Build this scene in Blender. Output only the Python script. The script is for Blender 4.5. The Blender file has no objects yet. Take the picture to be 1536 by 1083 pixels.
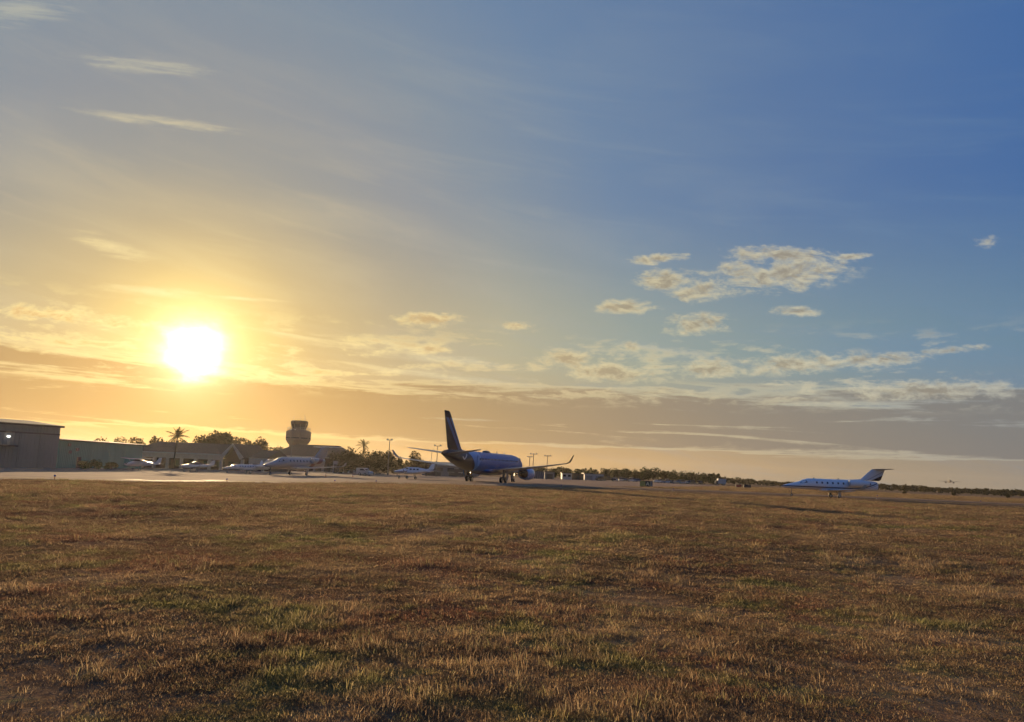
import bpy, bmesh, math, random
import numpy as np
from mathutils import Vector, Matrix, Quaternion

random.seed(7)
rng = np.random.default_rng(7)
S = bpy.context.scene
COL = S.collection
R = math.radians

# ------------------------------------------------------------------ camera
F = 1150.0                      # focal length in pixels of the 1536 x 1083 photograph
W, H = 1536.0, 1083.0
CAMZ = 1.7
PITCH = math.atan(164.0 / F)
ROLL = R(2.4)
FWD = Vector((0, math.cos(PITCH), math.sin(PITCH)))
_r0 = Vector((1, 0, 0)); _u0 = Vector((0, -math.sin(PITCH), math.cos(PITCH)))
RGT = _r0 * math.cos(ROLL) + _u0 * math.sin(ROLL)
UPV = _u0 * math.cos(ROLL) - _r0 * math.sin(ROLL)
cd = bpy.data.cameras.new('camera'); cam = bpy.data.objects.new('camera', cd); COL.objects.link(cam)
m = Matrix((RGT, UPV, -FWD)).transposed().to_4x4(); m.translation = (0, 0, CAMZ)
cam.matrix_world = m
cd.sensor_width = 36; cd.lens = F / W * 36; cd.clip_start = 0.1; cd.clip_end = 20000
S.camera = cam
S.render.resolution_x, S.render.resolution_y = 1024, 722

def ray(px, py):
    return (FWD + RGT * ((px - W / 2) / F) - UPV * ((py - H / 2) / F)).normalized()
def azel(px, py):
    d = ray(px, py)
    return math.degrees(math.atan2(d.x, d.y)), math.degrees(math.asin(d.z))

# ------------------------------------------------------------------ view
S.view_settings.view_transform = 'Standard'
S.view_settings.look = 'None'
S.view_settings.exposure = 0.8
S.view_settings.gamma = 1.0
S.view_settings.use_curve_mapping = False
S.cycles.max_bounces = 6; S.cycles.diffuse_bounces = 3; S.cycles.transmission_bounces = 3
S.cycles.transparent_max_bounces = 6; S.cycles.volume_bounces = 0
S.cycles.use_denoising = True
S.cycles.caustics_reflective = False; S.cycles.caustics_refractive = False

# ------------------------------------------------------------------ node expressions
class N:
    """A node socket with arithmetic, so that shaders read as formulas."""
    def __init__(s, nt, sock): s.nt, s.s = nt, sock
    def _m(s, op, *a):
        n = s.nt.nodes.new('ShaderNodeMath'); n.operation = op
        for i, v in enumerate((s,) + a):
            if isinstance(v, N): s.nt.links.new(v.s, n.inputs[i])
            else: n.inputs[i].default_value = v
        return N(s.nt, n.outputs[0])
    def __add__(s, o): return s._m('ADD', o)
    def __radd__(s, o): return s._m('ADD', o)
    def __sub__(s, o): return s._m('SUBTRACT', o)
    def __rsub__(s, o): return (s * -1.0) + o
    def __mul__(s, o): return s._m('MULTIPLY', o)
    def __rmul__(s, o): return s._m('MULTIPLY', o)
    def __truediv__(s, o): return s._m('DIVIDE', o)
    def pw(s, o): return s._m('POWER', o)
    def mx(s, o): return s._m('MAXIMUM', o)
    def mn(s, o): return s._m('MINIMUM', o)
    def exp(s): return s._m('EXPONENT')
    def step(s, lo, hi):
        n = s.nt.nodes.new('ShaderNodeMapRange'); n.interpolation_type = 'SMOOTHSTEP'
        s.nt.links.new(s.s, n.inputs[0]); n.inputs[1].default_value = lo; n.inputs[2].default_value = hi
        n.inputs[3].default_value = 0; n.inputs[4].default_value = 1
        return N(s.nt, n.outputs[0])
def comb(nt, x, y, z=0.0):
    n = nt.nodes.new('ShaderNodeCombineXYZ')
    for i, v in enumerate((x, y, z)):
        if isinstance(v, N): nt.links.new(v.s, n.inputs[i])
        else: n.inputs[i].default_value = v
    return N(nt, n.outputs[0])
def noise(nt, vec, scale, detail=4, rough=0.55, dist=0.0, lac=2.0):
    n = nt.nodes.new('ShaderNodeTexNoise'); n.inputs['Scale'].default_value = scale
    n.inputs['Detail'].default_value = detail; n.inputs['Roughness'].default_value = rough
    n.inputs['Distortion'].default_value = dist; n.inputs['Lacunarity'].default_value = lac
    if vec is not None: nt.links.new(vec.s, n.inputs['Vector'])
    return N(nt, n.outputs['Fac'])
def mixc(nt, f, a, b, mode='MIX'):
    n = nt.nodes.new('ShaderNodeMix'); n.data_type = 'RGBA'; n.blend_type = mode
    for i, v in ((0, f), (6, a), (7, b)):
        if isinstance(v, N): nt.links.new(v.s, n.inputs[i])
        elif i == 0: n.inputs[0].default_value = v
        else: n.inputs[i].default_value = (*v[:3], 1)
    return N(nt, n.outputs[2])
def ramp(nt, f, stops):
    n = nt.nodes.new('ShaderNodeValToRGB'); cr = n.color_ramp
    while len(cr.elements) < len(stops): cr.elements.new(0.5)
    for e, (p, c) in zip(cr.elements, stops): e.position = p; e.color = (*c, 1)
    nt.links.new(f.s, n.inputs[0])
    return N(nt, n.outputs[0])
def lin(r, g, b):
    f = lambda c: (c / 255 / 12.92) if c / 255 <= 0.04045 else ((c / 255 + 0.055) / 1.055) ** 2.4
    return (f(r), f(g), f(b))

# ------------------------------------------------------------------ sky and sun
SUN_D = ray(291, 526)
SUN_AZ, SUN_EL = azel(291, 526)
world = bpy.data.worlds.new('World'); S.world = world; world.use_nodes = True
def build_sky():
    nt = world.node_tree; nt.nodes.clear()
    out = nt.nodes.new('ShaderNodeOutputWorld'); bg = nt.nodes.new('ShaderNodeBackground')
    nt.links.new(bg.outputs[0], out.inputs[0])
    tc = nt.nodes.new('ShaderNodeTexCoord'); nrm = nt.nodes.new('ShaderNodeVectorMath'); nrm.operation = 'NORMALIZE'
    nt.links.new(tc.outputs['Generated'], nrm.inputs[0])
    sep = nt.nodes.new('ShaderNodeSeparateXYZ'); nt.links.new(nrm.outputs[0], sep.inputs[0])
    x, y, z = (N(nt, sep.outputs[i]) for i in range(3))
    deg = 180 / math.pi
    az = x._m('ARCTAN2', y) * deg
    el = z._m('ARCSINE') * deg
    dot = x * SUN_D.x + y * SUN_D.y + z * SUN_D.z
    gam = dot.mn(1.0).mx(-1.0)._m('ARCCOSINE') * deg
    elp = el.mx(0.0)
    g = gam / 90.0
    def gr(pts): return ramp(nt, g, [(p / 90.0, lin(*c)) for p, c in pts])
    upper = gr([(0, (255, 232, 140)), (3.5, (240, 210, 130)), (6, (190, 171, 127)), (9, (163, 155, 134)), (13, (144, 146, 143)), (18, (136, 143, 151)),
                (24, (127, 142, 157)), (32, (107, 132, 163)), (44, (90, 119, 161)), (60, (66, 105, 161)), (88, (48, 88, 150))])
    mid = gr([(0, (255, 232, 134)), (4, (230, 196, 112)), (8, (191, 167, 114)), (14, (174, 160, 126)), (22, (174, 169, 140)), (32, (150, 161, 150)), (46, (122, 146, 156)), (62, (98, 131, 157)), (88, (78, 112, 150))])
    low = gr([(0, (224, 172, 88)), (6, (202, 155, 84)), (14, (188, 147, 90)), (22, (188, 148, 93)), (34, (182, 152, 112)), (48, (158, 142, 120)), (62, (142, 134, 124)), (88, (128, 126, 124))])
    sky = mixc(nt, elp.step(7.5, 21.0), mid, upper)
    sky = mixc(nt, elp.step(0.5, 9.5), low, sky)
    # broad thin cirrus veil, stretched along the wind
    ca, sa = math.cos(R(8)), math.sin(R(8))
    u = az * ca - el * sa; v = az * sa + el * ca
    veil = noise(nt, comb(nt, u * 0.03, v * 0.16), 1.6, 5, 0.55, 0.6)
    veil2 = noise(nt, comb(nt, u * 0.05, v * 0.55, 3.0), 1.2, 8, 0.66, 0.5)
    veilm = (veil.step(0.42, 0.75) * 0.5 + veil2.step(0.48, 0.8) * 0.5)
    veilc = gr([(0, (255, 234, 156)), (9, (200, 183, 142)), (18, (176, 171, 156)), (30, (150, 160, 165)), (50, (110, 138, 168)), (88, (90, 118, 156))])
    sky = mixc(nt, veilm * (0.55 * elp.step(32.0, 10.0) + 0.32) , sky, veilc)
    # placed clouds : soft ellipses on the tangent plane to the north, broken up by noise
    yy = y.mx(0.12)
    U = x / yy * F; V = z / yy * F
    ahead = y.step(0.2, 0.4)
    def blob(px, py, rx, ry, ang=0.0, pw=1.0):
        d = ray(px, py); c, s_ = math.cos(R(ang + 2.4)), math.sin(R(ang + 2.4))
        da, de = U - d.x / d.y * F, V - d.z / d.y * F
        p = (da * c + de * s_) * (1 / rx); q = (de * c - da * s_) * (1 / ry)
        return (1.0 - (p * p + q * q)._m('SQRT')).mx(0.0) * pw
    def union(bs):
        r = bs[0]
        for b in bs[1:]: r = r.mx(b)
        return r
    fine = noise(nt, comb(nt, U * (1 / 46), V * (1 / 20)), 1.0, 10, 0.68, 0.4)
    fineb = noise(nt, comb(nt, U * (1 / 46), V * (1 / 20) + 0.28), 1.0, 10, 0.68, 0.4)
    rimc = gr([(0, (255, 244, 170)), (10, (246, 222, 150)), (20, (228, 205, 152)), (32, (216, 203, 162)), (46, (206, 199, 172)), (60, (176, 178, 172)), (88, (160, 165, 165))])
    corec = gr([(0, (232, 186, 100)), (10, (206, 164, 98)), (20, (184, 158, 116)), (32, (160, 146, 120)), (46, (154, 143, 124)), (60, (138, 136, 132)), (88, (130, 132, 136))])
    # stratus bank near the horizon
    bn = noise(nt, comb(nt, az * 0.05, el * 0.80 + az * 0.012, 11.0), 1.0, 9, 0.62, 0.6)
    bf = noise(nt, comb(nt, az * 0.5, el * 1.3, 4.0), 1.0, 6, 0.62, 0.3)
    band = el.step(1.5, 2.4) * el.step(7.6, 4.6)
    bd = (bn - 0.5) * 1.5 + 0.44 + band * 0.47 + (bf - 0.5) * 0.3
    gate = band.step(0.0, 0.3)
    bank = bd.step(0.62, 0.86) * gate
    bankc = gr([(0, (190, 136, 64)), (9, (155, 118, 69)), (18, (153, 126, 90)), (28, (152, 131, 105)), (40, (137, 127, 116)), (55, (124, 122, 121)), (88, (122, 120, 122))])
    rim = bd.step(0.56, 0.66) * bd.step(0.84, 0.68) * gate
    sky = mixc(nt, bank * 0.9, sky, bankc)
    sky = mixc(nt, rim * 0.4, sky, rimc)
    # second, higher and looser deck of fragments
    b2 = noise(nt, comb(nt, az * 0.11, el * 0.62, 23.0), 1.0, 8, 0.64, 0.4)
    band2 = el.step(4.5, 6.0) * el.step(11.5, 8.0)
    f2 = b2 + (bf - 0.5) * 0.5
    sky = mixc(nt, f2.step(0.50, 0.64) * band2 * 0.65, sky, rimc)
    sky = mixc(nt, f2.step(0.60, 0.74) * band2 * 0.8, sky, corec)
    cum = union([blob(1165, 412, 170, 42, 4), blob(1000, 420, 70, 26), blob(1052, 437, 76, 24, 6), blob(1175, 383, 130, 22, -2),
                 blob(1045, 487, 78, 25, 2), blob(985, 388, 70, 13, 6), blob(940, 460, 66, 18), blob(944, 519, 26, 14), blob(1480, 362, 30, 15, 10),
                 blob(1280, 384, 40, 8, 4), blob(1195, 467, 60, 12), blob(640, 480, 84, 18), blob(645, 524, 54, 15), blob(775, 488, 40, 10),
                 blob(1070, 553, 90, 24, 3), blob(1200, 545, 150, 24, 5), blob(1310, 540, 130, 16, 2), blob(850, 538, 64, 22), blob(915, 558, 140, 24, -4), blob(1430, 525, 70, 10, 6),
                 blob(60, 470, 120, 20, -4), blob(180, 485, 100, 18, -5), blob(1400, 585, 200, 26)])
    tiny = noise(nt, comb(nt, U * (1 / 15), V * (1 / 8), 2.0), 1.0, 6, 0.65, 0.3)
    cd_ = cum * 0.85 + (fine - 0.5) * 2.1 + (tiny - 0.5) * 0.7
    cm = (cd_.step(0.13, 0.78) * cum.step(0.02, 0.35)) * ahead
    core = (cum * 0.8 + (fineb - 0.5) * 2.1 + (tiny - 0.5) * 0.9).step(0.30, 0.95)
    sky = mixc(nt, cm * 0.85, sky, mixc(nt, core, rimc, corec))
    # cirrus streaks and contrails
    st = union([blob(200, 97, 190, 20, -5), blob(265, 106, 110, 12, -10), blob(240, 182, 190, 16, -8), blob(30, 15, 140, 42, 4), blob(170, 372, 110, 22, -20),
                blob(365, 448, 110, 5, -4), blob(230, 437, 140, 12, -5), blob(560, 520, 340, 20, -9, 0.8), blob(640, 560, 360, 16, -5, 0.8), blob(980, 522, 150, 7, -8, 0.7), blob(690, 629, 110, 3.5, -2, 0.8)])
    cs, ss = math.cos(R(-5)), math.sin(R(-5))
    sn = noise(nt, comb(nt, (U * cs + V * ss) * (1 / 130), (V * cs - U * ss) * (1 / 12), 5.0), 1.0, 8, 0.65, 0.5)
    sm = ((st * 0.9 + (sn - 0.5) * 2.2 + (tiny - 0.5) * 0.5).step(0.12, 1.1) * st.step(0.02, 0.5)) * ahead
    strc = gr([(0, (255, 246, 190)), (10, (250, 226, 160)), (20, (205, 200, 172)), (32, (182, 184, 172)), (60, (170, 180, 180)), (88, (150, 160, 165))])
    sky = mixc(nt, sm * 0.5, sky, strc)
    # the overexposed sun behind thin cloud
    gn = gam + (noise(nt, comb(nt, az * 0.5, el * 0.8), 1.0, 4, 0.6) - 0.5) * 1.9
    halo = (gam * gam * (-1.0 / 8.0)).exp() * 0.55 + (gam * (-1.0 / 4.0)).exp() * 0.12
    hc = nt.nodes.new('ShaderNodeVectorMath'); hc.operation = 'SCALE'; hc.inputs[0].default_value = (1.0, 0.84, 0.44); nt.links.new(halo.s, hc.inputs['Scale'])
    sky = mixc(nt, 1.0, sky, N(nt, hc.outputs[0]), 'ADD')
    core_ = (gn * gn * (-1.0 / 1.25)).exp() * 7.0 + (gn * gn * (-1.0 / 5.0)).exp() * 0.35
    cv = nt.nodes.new('ShaderNodeVectorMath'); cv.operation = 'SCALE'; cv.inputs[0].default_value = (1.0, 0.94, 0.70); nt.links.new(core_.s, cv.inputs['Scale'])
    sky = mixc(nt, 1.0, sky, N(nt, cv.outputs[0]), 'ADD')
    # the clear-sky model carries a share of the light
    nish = nt.nodes.new('ShaderNodeTexSky'); nish.sky_type = 'NISHITA'; nish.sun_disc = False
    nish.sun_elevation = R(SUN_EL); nish.sun_rotation = R(SUN_AZ); nish.dust_density = 2.0; nish.altitude = 5
    sc = nt.nodes.new('ShaderNodeVectorMath'); sc.operation = 'SCALE'; nt.links.new(sky.s, sc.inputs[0]); sc.inputs['Scale'].default_value = 1 / 0.1
    tot = mixc(nt, 0.06, N(nt, sc.outputs[0]), N(nt, nish.outputs[0]))
    nt.links.new(tot.s, bg.inputs[0]); bg.inputs[1].default_value = 0.0575
build_sky()

sl = bpy.data.lights.new('sun', 'SUN'); sun = bpy.data.objects.new('sun', sl); COL.objects.link(sun)
sl.energy = 5.0; sl.angle = R(0.6); sl.color = (1.0, 0.70, 0.38)
sun.rotation_euler = (-SUN_D).to_track_quat('-Z', 'Y').to_euler()

# ------------------------------------------------------------------ terrain height
_PX = np.array([-900, 0, 200, 430, 600, 730, 900, 1250, 1536, 2400], float)
_ZA = np.array([-1.65, -1.65, -1.5, -1.2, -0.8, -0.65, -0.5, -0.4, -0.5, -0.6])
_ZB = np.array([-2.2, -2.2, -2.1, -2.0, -1.7, -1.4, -1.2, -1.6, -1.8, -1.9])
def _sm(t): t = np.clip(t, 0, 1); return t * t * (3 - 2 * t)
def _interp(px, zs):
    i = np.clip(np.searchsorted(_PX, px) - 1, 0, len(_PX) - 2)
    t = _sm((px - _PX[i]) / (_PX[i + 1] - _PX[i]))
    return zs[i] * (1 - t) + zs[i + 1] * t
def g(X, Y):
    X = np.asarray(X, float); Y = np.asarray(Y, float)
    D = np.maximum(Y, 1.0)
    px = 768 + F * X / np.maximum(D, 25)
    za, zb = _interp(px, _ZA), _interp(px, _ZB)
    z = za * _sm((D - 12) / 118.0) + (zb - za) * _sm((D - 130) / 350.0)
    und = 0.045 * np.sin(X * 0.62 + 0.9 * np.sin(Y * 0.23)) * np.sin(Y * 0.41 + 1.1 * np.sin(X * 0.17)) + 0.10 * np.sin(X * 0.21 + Y * 0.13 + 1.0) * np.sin(Y * 0.19 - X * 0.07) \
        + 0.016 * np.sin(X * 1.3 + Y * 0.5) * np.sin(Y * 1.1 - X * 0.4)
    return z + und * (1 - _sm((D - 45) / 40.0)) * 1.0
def gz(X, Y): return float(g(X, Y))
def gpt(px, D):
    """Ground point seen in image column px at distance D along the view."""
    for py in (700 + 0.042 * (px - 730),):
        d = ray(px, py)
    X = d.x / d.y * D
    return Vector((X, D, gz(X, D)))
def hit(px, py):
    d = ray(px, py); o = Vector((0, 0, CAMZ)); lo, hi = 3.0, 3000.0
    t = 3.0; prev = t
    while t < 3000:
        p = o + d * t
        if p.z < gz(p.x, p.y):
            lo, hi = prev, t
            for _ in range(30):
                mid = (lo + hi) / 2; p = o + d * mid
                if p.z < gz(p.x, p.y): hi = mid
                else: lo = mid
            return Vector((p.x, p.y, gz(p.x, p.y)))
        prev = t; t *= 1.02
    p = o + d * 3000
    return p
def zpix(px, py, D):
    """World height of the point seen at (px, py) at distance D."""
    d = ray(px, py); return CAMZ + d.z / d.y * D
def xpix(px, D):
    d = ray(px, 700 + 0.042 * (px - 730)); return d.x / d.y * D

# ------------------------------------------------------------------ materials
def mat(name, col, rough=0.6, var=0.0, vscale=3.0, metal=0.0, bump=0.0, bscale=20.0, spec=0.5, col2=None, coat=0.0, stretch=(1, 1, 1), emit=None, space='Object'):
    m = bpy.data.materials.new(name); m.use_nodes = True; nt = m.node_tree; b = nt.nodes['Principled BSDF']
    b.inputs['Base Color'].default_value = (*col, 1); b.inputs['Roughness'].default_value = rough; b.inputs['Metallic'].default_value = metal
    b.inputs['Specular IOR Level'].default_value = spec; b.inputs['Coat Weight'].default_value = coat
    tc = nt.nodes.new('ShaderNodeTexCoord'); mp = nt.nodes.new('ShaderNodeMapping'); mp.inputs['Scale'].default_value = stretch
    nt.links.new(tc.outputs[space], mp.inputs[0]); vec = N(nt, mp.outputs[0])
    if var or col2:
        f = noise(nt, vec, vscale, 5, 0.6)
        c2 = col2 or tuple(c * (1 - var) for c in col)
        c = mixc(nt, f.step(0.3, 0.7), col, c2)
        nt.links.new(c.s, b.inputs['Base Color'])
        r = f * 0.2 + (rough - 0.1); nt.links.new(r.s, b.inputs['Roughness'])
    if bump:
        f = noise(nt, vec, bscale, 4, 0.6); bp = nt.nodes.new('ShaderNodeBump'); bp.inputs['Strength'].default_value = bump; bp.inputs['Distance'].default_value = 0.05
        nt.links.new(f.s, bp.inputs['Height']); nt.links.new(bp.outputs[0], b.inputs['Normal'])
    if emit:
        b.inputs['Emission Color'].default_value = (*emit[0], 1); b.inputs['Emission Strength'].default_value = emit[1]
    return m
def leaf_mat(name, ca, cb, cc, vscale=0.4, trans=0.35):
    m = bpy.data.materials.new(name); m.use_nodes = True; nt = m.node_tree; nt.nodes.clear()
    out = nt.nodes.new('ShaderNodeOutputMaterial'); geo = nt.nodes.new('ShaderNodeNewGeometry')
    P = N(nt, geo.outputs['Position'])
    f = noise(nt, P, vscale, 4, 0.6); f2 = noise(nt, P, vscale * 7, 3, 0.6); rnd = N(nt, geo.outputs['Random Per Island'])
    c = mixc(nt, f.step(0.35, 0.65), ca, cb); c = mixc(nt, (f2 * 0.6 + rnd * 0.5).step(0.45, 0.85), c, cc)
    d = nt.nodes.new('ShaderNodeBsdfDiffuse'); t = nt.nodes.new('ShaderNodeBsdfTranslucent'); mx = nt.nodes.new('ShaderNodeMixShader'); mx.inputs[0].default_value = trans
    nt.links.new(c.s, d.inputs[0]); nt.links.new(c.s, t.inputs[0]); nt.links.new(d.outputs[0], mx.inputs[1]); nt.links.new(t.outputs[0], mx.inputs[2]); nt.links.new(mx.outputs[0], out.inputs[0])
    return m

def ground_colour(nt, P):
    """Dry turf: brown, reddish and straw patches with a little green."""
    sep = nt.nodes.new('ShaderNodeSeparateXYZ'); nt.links.new(P.s, sep.inputs[0])
    x, y = N(nt, sep.outputs[0]), N(nt, sep.outputs[1])
    flat = comb(nt, x, y, 0.0)
    big = noise(nt, flat, 0.07, 5, 0.6, 0.4); mid = noise(nt, flat, 0.33, 6, 0.65, 0.5); sml = noise(nt, flat, 1.7, 6, 0.68); red = noise(nt, comb(nt, x, y, 9.0), 0.5, 5, 0.6); grn = noise(nt, comb(nt, x, y, 17.0), 0.42, 6, 0.7, 0.4)
    c = mixc(nt, mid.step(0.36, 0.64), (0.250, 0.155, 0.085), (0.42, 0.285, 0.155))
    c = mixc(nt, red.step(0.50, 0.66) * 0.85, c, (0.270, 0.125, 0.080))
    c = mixc(nt, sml.step(0.50, 0.72) * 0.7, c, (0.56, 0.42, 0.22))
    c = mixc(nt, (grn + (sml - 0.5) * 0.5).step(0.50, 0.66) * 0.8, c, (0.225, 0.240, 0.075))
    c = mixc(nt, (big * 0.6 + mid * 0.4).step(0.55, 0.36) * 0.6, c, (0.130, 0.088, 0.060))  # broad dark patches, deepened to paint shadow bands into the turf colour
    return c, sml
M = {}
def ground_mat():
    m = bpy.data.materials.new('dry_turf'); m.use_nodes = True; nt = m.node_tree; b = nt.nodes['Principled BSDF']
    geo = nt.nodes.new('ShaderNodeNewGeometry'); P = N(nt, geo.outputs['Position'])
    c, sml = ground_colour(nt, P)
    fine = noise(nt, P, 9.0, 6, 0.7)
    c = mixc(nt, fine.step(0.62, 0.38) * 0.55, c, (0.11, 0.075, 0.05))
    nt.links.new(c.s, b.inputs['Base Color']); b.inputs['Roughness'].default_value = 1.0; b.inputs['IOR'].default_value = 1.0
    bp = nt.nodes.new('ShaderNodeBump'); bp.inputs['Strength'].default_value = 0.9; bp.inputs['Distance'].default_value = 0.12
    hgt = fine * 0.5 + sml * 0.6; nt.links.new(hgt.s, bp.inputs['Height']); nt.links.new(bp.outputs[0], b.inputs['Normal'])
    return m
def blade_mat():
    m = bpy.data.materials.new('dry_grass_blade'); m.use_nodes = True; nt = m.node_tree; nt.nodes.clear()
    out = nt.nodes.new('ShaderNodeOutputMaterial'); geo = nt.nodes.new('ShaderNodeNewGeometry'); oi = nt.nodes.new('ShaderNodeObjectInfo')
    P = N(nt, geo.outputs['Position']); c, _ = ground_colour(nt, P)
    ri = N(nt, geo.outputs['Random Per Island']); ro = N(nt, oi.outputs['Random'])
    c = mixc(nt, ri.step(0.55, 1.0) * 0.6, c, (0.62, 0.50, 0.31))
    c = mixc(nt, ri.step(0.35, 0.0) * 0.5, c, (0.13, 0.09, 0.062))
    c = mixc(nt, (ro * 0.7 + ri * 0.3).step(0.72, 0.92) * 0.65, c, (0.30, 0.31, 0.11))
    d = nt.nodes.new('ShaderNodeBsdfDiffuse'); t = nt.nodes.new('ShaderNodeBsdfTranslucent'); mx = nt.nodes.new('ShaderNodeMixShader'); mx.inputs[0].default_value = 0.58
    nt.links.new(c.s, d.inputs[0]); nt.links.new(c.s, t.inputs[0]); nt.links.new(d.outputs[0], mx.inputs[1]); nt.links.new(t.outputs[0], mx.inputs[2]); nt.links.new(mx.outputs[0], out.inputs[0])
    return m
M['turf'] = ground_mat(); M['blade'] = blade_mat()

# ------------------------------------------------------------------ mesh helpers
class MB:
    def __init__(s): s.v = []; s.f = []; s.mi = []; s.sm = []
    def add(s, vs, fs, mi=0, smooth=False):
        o = len(s.v); s.v += [tuple(p) for p in vs]
        for f in fs: s.f.append(tuple(i + o for i in f)); s.mi.append(mi); s.sm.append(smooth)
        return s
    def box(s, x0, x1, y0, y1, z0, z1, mi=0):
        vs = [(x0, y0, z0), (x1, y0, z0), (x1, y1, z0), (x0, y1, z0), (x0, y0, z1), (x1, y0, z1), (x1, y1, z1), (x0, y1, z1)]
        return s.add(vs, [(3, 2, 1, 0), (4, 5, 6, 7), (0, 1, 5, 4), (1, 2, 6, 5), (2, 3, 7, 6), (3, 0, 4, 7)], mi)
    def tube(s, p0, p1, r0, r1=None, n=8, mi=0, cap=True):
        p0, p1 = Vector(p0), Vector(p1); r1 = r0 if r1 is None else r1
        d = (p1 - p0).normalized(); a = d.orthogonal().normalized(); b = d.cross(a)
        vs = [p0 + (a * math.cos(2 * math.pi * i / n) + b * math.sin(2 * math.pi * i / n)) * r0 for i in range(n)] + \
             [p1 + (a * math.cos(2 * math.pi * i / n) + b * math.sin(2 * math.pi * i / n)) * r1 for i in range(n)]
        fs = [(i, (i + 1) % n, n + (i + 1) % n, n + i) for i in range(n)]
        if cap: fs += [tuple(range(n))[::-1], tuple(range(n, 2 * n))]
        return s.add(vs, fs, mi, True)
    def lathe(s, prof, axis='x', c=(0, 0, 0), n=20, mi=0):
        """prof: list of (along, radius)."""
        vs = []; c = Vector(c)
        for a, r in prof:
            for i in range(n):
                t = 2 * math.pi * i / n; p, q = r * math.cos(t), r * math.sin(t)
                vs.append(c + (Vector((a, p, q)) if axis == 'x' else Vector((p, a, q)) if axis == 'y' else Vector((p, q, a))))
        fs = []
        for k in range(len(prof) - 1):
            for i in range(n): fs.append((k * n + i, k * n + (i + 1) % n, (k + 1) * n + (i + 1) % n, (k + 1) * n + i))
        fs += [tuple(range(n))[::-1], tuple(range((len(prof) - 1) * n, len(prof) * n))]
        return s.add(vs, fs, mi, True)
    def loft(s, secs, n=24, mi=0):
        vs = []
        for x, zc, hw, hu, hl in secs:
            for i in range(n):
                t = 2 * math.pi * i / n; si = math.sin(t)
                vs.append((x, hw * math.cos(t), zc + (hu if si > 0 else hl) * si))
        fs = []
        for k in range(len(secs) - 1):
            for i in range(n): fs.append((k * n + i, k * n + (i + 1) % n, (k + 1) * n + (i + 1) % n, (k + 1) * n + i))
        fs += [tuple(range(n))[::-1], tuple(range((len(secs) - 1) * n, len(secs) * n))]
        return s.add(vs, fs, mi, True)
    AF = [(0, 0), (.04, .30), (.18, .5), (.42, .48), (.72, .26), (1, .03), (1, -.03), (.72, -.2), (.42, -.42), (.18, -.48), (.04, -.30)]
    def surf(s, st, tdir=(0, 0, 1), mi=0):
        """st: (le point, chord, thickness) ; chord runs along -x."""
        tdir = Vector(tdir); vs = []; n = len(s.AF)
        for le, ch, th in st:
            le = Vector(le)
            for c, t in s.AF: vs.append(le + Vector((-c * ch, 0, 0)) + tdir * (t * th))
        fs = []
        for k in range(len(st) - 1):
            for i in range(n): fs.append((k * n + i, k * n + (i + 1) % n, (k + 1) * n + (i + 1) % n, (k + 1) * n + i))
        fs += [tuple(range(n))[::-1], tuple(range((len(st) - 1) * n, len(st) * n))]
        return s.add(vs, fs, mi, True)
    def prism(s, poly, axis, a0, a1, mi=0):
        """poly in the other two axes, extruded along axis."""
        n = len(poly); vs = []
        for a in (a0, a1):
            for p, q in poly: vs.append((a, p, q) if axis == 'x' else (p, a, q) if axis == 'y' else (p, q, a))
        fs = [tuple(range(n)), tuple(range(n, 2 * n))[::-1]] + [(i, n + i, n + (i + 1) % n, (i + 1) % n) for i in range(n)]
        return s.add(vs, fs, mi)
    def mesh(s, name, mats):
        me = bpy.data.meshes.new(name); me.from_pydata(s.v, [], s.f)
        for m in (mats if isinstance(mats, (list, tuple)) else [mats]): me.materials.append(m)
        me.polygons.foreach_set('material_index', s.mi); me.polygons.foreach_set('use_smooth', s.sm)
        bm = bmesh.new(); bm.from_mesh(me); bmesh.ops.recalc_face_normals(bm, faces=bm.faces)
        for e in bm.edges:
            if len(e.link_faces) == 2 and e.calc_face_angle(0) > R(42): e.smooth = False
        bm.to_mesh(me); bm.free(); me.update()
        return me
    def build(s, name, mats, parent=None, **kw): return link(name, s.mesh(name, mats), parent, **kw)
def props(o, label=None, cat=None, group=None, kind=None):
    if label: o['label'] = label
    if cat: o['category'] = cat
    if group: o['group'] = group
    if kind: o['kind'] = kind
    return o
def link(name, me, parent=None, loc=None, rot=None, **kw):
    o = bpy.data.objects.new(name, me); COL.objects.link(o)
    if parent: o.parent = parent
    if loc is not None: o.location = loc
    if rot is not None: o.rotation_euler = rot
    return props(o, **kw)
def thing(name, label, cat, loc=(0, 0, 0), rz=0.0, group=None, slope=False):
    o = bpy.data.objects.new(name, None); COL.objects.link(o); o.location = loc; o.empty_display_size = 0.5
    if slope:
        x, y = loc[0], loc[1]; e = 4.0
        nrm = Vector((-(gz(x + e, y) - gz(x - e, y)) / (2 * e), -(gz(x, y + e) - gz(x, y - e)) / (2 * e), 1)).normalized()
        o.rotation_mode = 'QUATERNION'; o.rotation_quaternion = Vector((0, 0, 1)).rotation_difference(nrm) @ Quaternion((0, 0, 1), rz)
    else: o.rotation_euler = (0, 0, rz)
    return props(o, label, cat, group)
def kids(o): return [c for c in bpy.data.objects if c.parent == o]
def copy_tree(o, parent=None):
    ch = kids(o); c = o.copy(); COL.objects.link(c)
    if parent: c.parent = parent
    for k in ch: copy_tree(k, c)
    return c
def copy_thing(o, loc, rz, label, group=None):
    c = copy_tree(o); c.location = loc; c.rotation_euler = (0, 0, rz); c['label'] = label
    if group: c['group'] = group
    return c

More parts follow.
